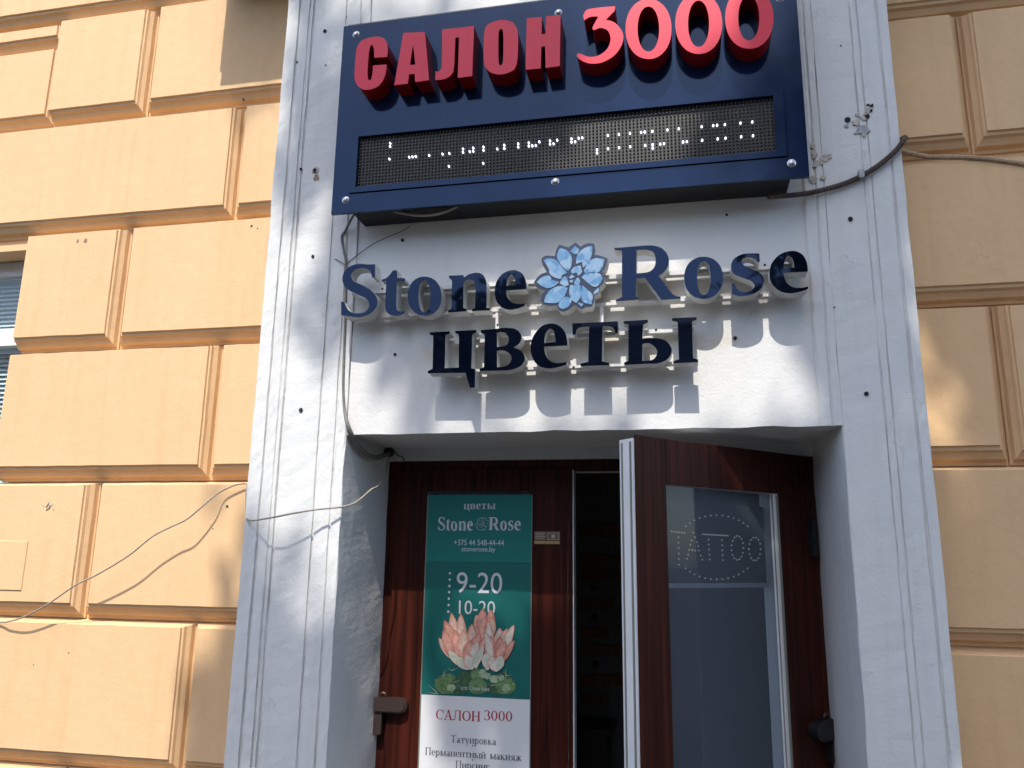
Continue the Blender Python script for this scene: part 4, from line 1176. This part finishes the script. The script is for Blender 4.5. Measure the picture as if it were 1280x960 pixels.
for x, y, r, st, an, mm in ((1086, 137, 6.5, .55, -.7, 'raw'), (1080, 146, 5.0, .8, -.5, 'raw'), (1070, 153, 4.2, .9, .3, 'raw'), (1058, 157.5, 2.5, 1, 0, 'clip'), (1078, 163, 5.5, 1.5, .1, 'clip'), (1080, 169, 2.6, .7, .2, 'raw'), (1071, 143.5, 1.8, 1, 0, 'raw'), (1018, 192, 6, .55, .1, 'raw'), (1016, 182, 5, .5, .2, 'raw'), (1020, 205, 5, .6, -.1, 'raw'), (1033, 197, 4.6, 1.3, .3, 'raw'), (1027, 203, 3.2, .6, 0, 'raw'), (1029, 222, 3, .9, 0, 'raw'), (1016, 224, 5, .8, 0, 'raw')):
    blotch(x, y, r, HP, M[mm], 'plaster_chip', 22, .42, st, an)
for x, y, r in ((1089, 132, 2.0), (1084, 145.5, 2.2), (1089, 138, 1.3), (1085, 131, 1.2)):
    blotch(x, y, r, HP-.0012, M['hole'], 'drill_hole', 9, .5, 1.4, .5)
blotch(97, 301, 2.6, WALL_Y, M['rust'], 'plaster_chip', 10, .6, .9); blotch(107, 301, 3.2, WALL_Y, M['rust'], 'plaster_chip', 10, .5, 1.0)
for x, y, r in ((314.5, 282.5, 1.8), (322, 285.5, 1.0), (284, 633, 1.9), (266, 661, .8), (304, 124, 2.2), (86, 816, .9), (42, 831, .7)):
    blotch(x, y, r, WALL_Y, M['cabledark'], 'drill_hole', 9, .3)
for i in range(9):
    a = random.uniform(0, 6.28); rr = random.uniform(0, 12)
    blotch(64+rr*math.cos(a)*.9, 632+rr*math.sin(a), random.uniform(.5, 1.1), WALL_Y, M['printgrey'] if i % 2 else M['raw'], 'scratch', 8, .5, random.uniform(1, 4), random.uniform(-1, 2))

# ------------------------------------------------------------------ unseen house added across the street (behind the viewer) to block low sky light
M['facade2'] = mat('blocker_facade', (.46, .41, .34), .85, var=.12, vscale=2)
M['roof2'] = mat('blocker_roof', (.10, .06, .05), .8)
M['pane2'] = mat('blocker_pane', (.02, .025, .03), .08)
sky_blocker = thing('building', 'plain tan house added across the street behind the viewer to block low sky light', 'building', (0, -17, 0))
add('wall', box(-26, 24, -25, -16, 0, 7.0), M['facade2'], sky_blocker)
add('roof', ([(-26.5, -15.5, 7.0), (24.5, -15.5, 7.0), (24.5, -25.5, 7.0), (-26.5, -25.5, 7.0), (-24, -20, 8.6), (22, -20, 8.6)], [(0, 1, 5, 4), (1, 2, 5), (2, 3, 4, 5), (3, 0, 4), (0, 3, 2, 1)]), M['roof2'], sky_blocker)
for k in range(12):
    for zz in (1.0, 4.2):
        x = -24+k*4
        f_ = add('window', ring(x-.1, x+1.5, zz-.1, zz+2.0, x, x+1.4, zz, zz+1.9, -15.95, -15.86), M['winframe'], sky_blocker)
        add('pane', box(x+.001, x+1.399, -15.93, -15.91, zz+.001, zz+1.899), M['pane2'], f_)

# ------------------------------------------------------------------ street trees behind the camera: their shade falls on the front
SUNT = SUN_DIR
def leaf_cloud(points, size):
    V, F = [], []
    for P in points:
        nrm = Vector((random.gauss(0, 1), random.gauss(0, 1), random.gauss(0, 1)+.3)).normalized()
        a = nrm.orthogonal().normalized()
        a.rotate(Matrix.Rotation(random.uniform(0, 6.28), 3, nrm))
        b = nrm.cross(a)
        s = size*random.uniform(.7, 1.3)
        n0 = len(V)
        V += [P-a*s, P-a*s*.2+b*s*.55, P+a*s, P-a*s*.2-b*s*.55]
        F.append((n0, n0+1, n0+2, n0+3))
    return V, F
# density of the foliage, written as the shade wanted at photo pixels on the front: (x, y, rx, ry, weight)
SH = [(1210, 150, 150, 260, 1.3), (1075, 120, 75, 190, 1.2), (1070, 320, 38, 80, .6), (1235, 420, 80, 60, .5), (1260, 620, 55, 90, .5), (1170, 640, 35, 90, .15), (1230, 850, 90, 120, .45),
      (1120, 720, 90, 130, .9), (1060, 700, 40, 200, .8), (1150, 880, 80, 150, .9), (975, 100, 60, 130, 1.1), (1026, 430, 16, 50, .8), (1090, 400, 24, 60, .5),
      (575, 60, 150, 75, 1.15), (470, 120, 70, 90, .75), (560, 190, 130, 55, .95), (480, 225, 80, 40, .9), (930, 205, 80, 60, .9), (385, 150, 30, 70, .3),
      (485, 400, 55, 55, .5), (580, 385, 60, 40, .35), (545, 475, 45, 45, .6), (405, 400, 20, 70, .3),
      (340, 860, 60, 110, 1.1), (330, 960, 80, 60, 1.1), (600, 800, 70, 120, .85), (700, 800, 50, 160, .8), (900, 760, 130, 260, 1.1), (860, 560, 60, 40, .4), (290, 900, 20, 60, .35), (820, 620, 60, 120, 1.2), (850, 590, 90, 60, 1.5), (940, 600, 80, 80, 1.2)]
LIT = [(840, 60, 100, 75, 1.0), (775, 190, 80, 70, .9), (930, 470, 60, 70, .9), (455, 500, 18, 50, .7), (800, 360, 170, 45, .8), (1132, 330, 18, 120, 1.2), (1100, 600, 40, 50, .9), (1165, 440, 22, 45, .8), (1200, 560, 30, 70, .5), (505, 850, 40, 130, .8), (408, 760, 12, 60, .6), (770, 480, 180, 65, 1.1), (455, 470, 22, 70, .5), (880, 40, 70, 90, .6), (1205, 700, 25, 60, .35), (1105, 580, 20, 40, .4), (700, 360, 40, 60, .5)]
tg = []
tries = 0
def dens(x, y):
    d = sum(w_*math.exp(-((x-cx)/rx)**2-((y-cy)/ry)**2) for cx, cy, rx, ry, w_ in SH if not (cy > 540 and 470 < cx < 1035 and y < 548))
    l = sum(w_*math.exp(-((x-cx)/rx)**2-((y-cy)/ry)**2) for cx, cy, rx, ry, w_ in LIT)
    return max(0.0, d-l*1.2)
while len(tg) < 5200 and tries < 200000:
    tries += 1
    x = random.uniform(240, 1340); y = random.uniform(-120, 1040)
    if random.random()*1.15 > dens(x, y): continue
    t = random.uniform(7.8, 11.5)
    Yp = SP if (415 < x < 1010 and y < 262) else (DY if (482 < x < 780 and y > 585) else (-.1 if x < 880 else .08) if (780 <= x < 1020 and y > 545) else (WALL_Y if (x < 345 or x > 1150) else 0.0))
    if Yp == DY and px(x, y, DY).z > 1.33: continue
    if Yp == .08 and px(x, y, .08).z > 1.84: continue
    tg.append(px(x, y, Yp)+SUNT*t+Vector((random.gauss(0, .035), random.gauss(0, .03), random.gauss(0, .03))))
# the rest of the crown, to the right of and above what shades the front
for _ in range(5200):
    while True:
        v = Vector((random.uniform(-1, 1), random.uniform(-1, 1), random.uniform(-1, 1)))
        if v.length < 1 and v.length > .25: break
    q = Vector((4.4, -5.6, 9.2))+Vector((v.x*2.5, v.y*1.9, v.z*2.8))
    h = q-SUNT*(q.y/SUNT.y)
    if h.x < 1.25 and -.2 < h.z < 4.4: continue
    tg.append(q)
def tree(name, label, base, h, crown_pts, limbs, leaf):
    t = thing(name, label, 'tree', base, 'street trees behind the viewer')
    top = Vector(base)+Vector((0, 0, h))
    vf = tube([Vector(base), Vector(base)+Vector((.03, .02, h*.35)), Vector(base)+Vector((-.04, .05, h*.7)), top], lambda s: .19*(1-s*.6), 10, 5)
    for e in limbs:
        m_ = (top*.55+Vector(e)*.45)+Vector((0, 0, .25))
        vf = merge(vf, tube([top-Vector((0, 0, .3)), m_, Vector(e)], lambda s: .085*(1-s*.8), 6, 4))
    add('trunk', vf, M['bark'], t)
    add('crown', leaf_cloud(crown_pts, leaf), M['leaf'], t)
    return t
tree('street_tree', 'leafy street tree standing nearest behind the viewer', (3.1, -5.6, 0), 6.0, tg, [(.3, -5.2, 10.4), (1.4, -5.4, 11.2), (2.6, -5.6, 11.6), (4.6, -5.6, 10.6), (5.6, -5.9, 9.2), (-.8, -5.0, 9.8), (1.0, -4.8, 8.8)], .095)
def blob_points(centre, rad, n):
    out = []
    cl = [Vector((random.uniform(-1, 1), random.uniform(-1, 1), random.uniform(-1, 1))) for _ in range(30)]
    cl = [c.normalized()*random.uniform(.25, .9) for c in cl]
    while len(out) < n:
        c = random.choice(cl)
        v = c+Vector((random.gauss(0, .17), random.gauss(0, .17), random.gauss(0, .17)))
        out.append(Vector(centre)+Vector((v.x*rad[0], v.y*rad[1], v.z*rad[2])))
    return out
tree('street_tree', 'broad street tree standing farther back on the right', (3.3, -8.8, 0), 3.6, blob_points((3.2, -8.5, 6.6), (2.6, 1.5, 3.2), 9000), [(1.4, -8.4, 6.6), (4.6, -8.2, 6.8), (3.0, -8.6, 8.6), (5.0, -8.8, 5.4), (2.0, -8.0, 5.0)], .12)
tree('street_tree', 'small round street tree standing farther back on the left', (-2.5, -8.8, 0), 3.0, blob_points((-2.4, -8.6, 4.75), (1.15, 1.0, 1.0), 3000), [(-3.0, -8.6, 4.9), (-1.9, -8.4, 4.8), (-2.4, -8.6, 5.4)], .10)
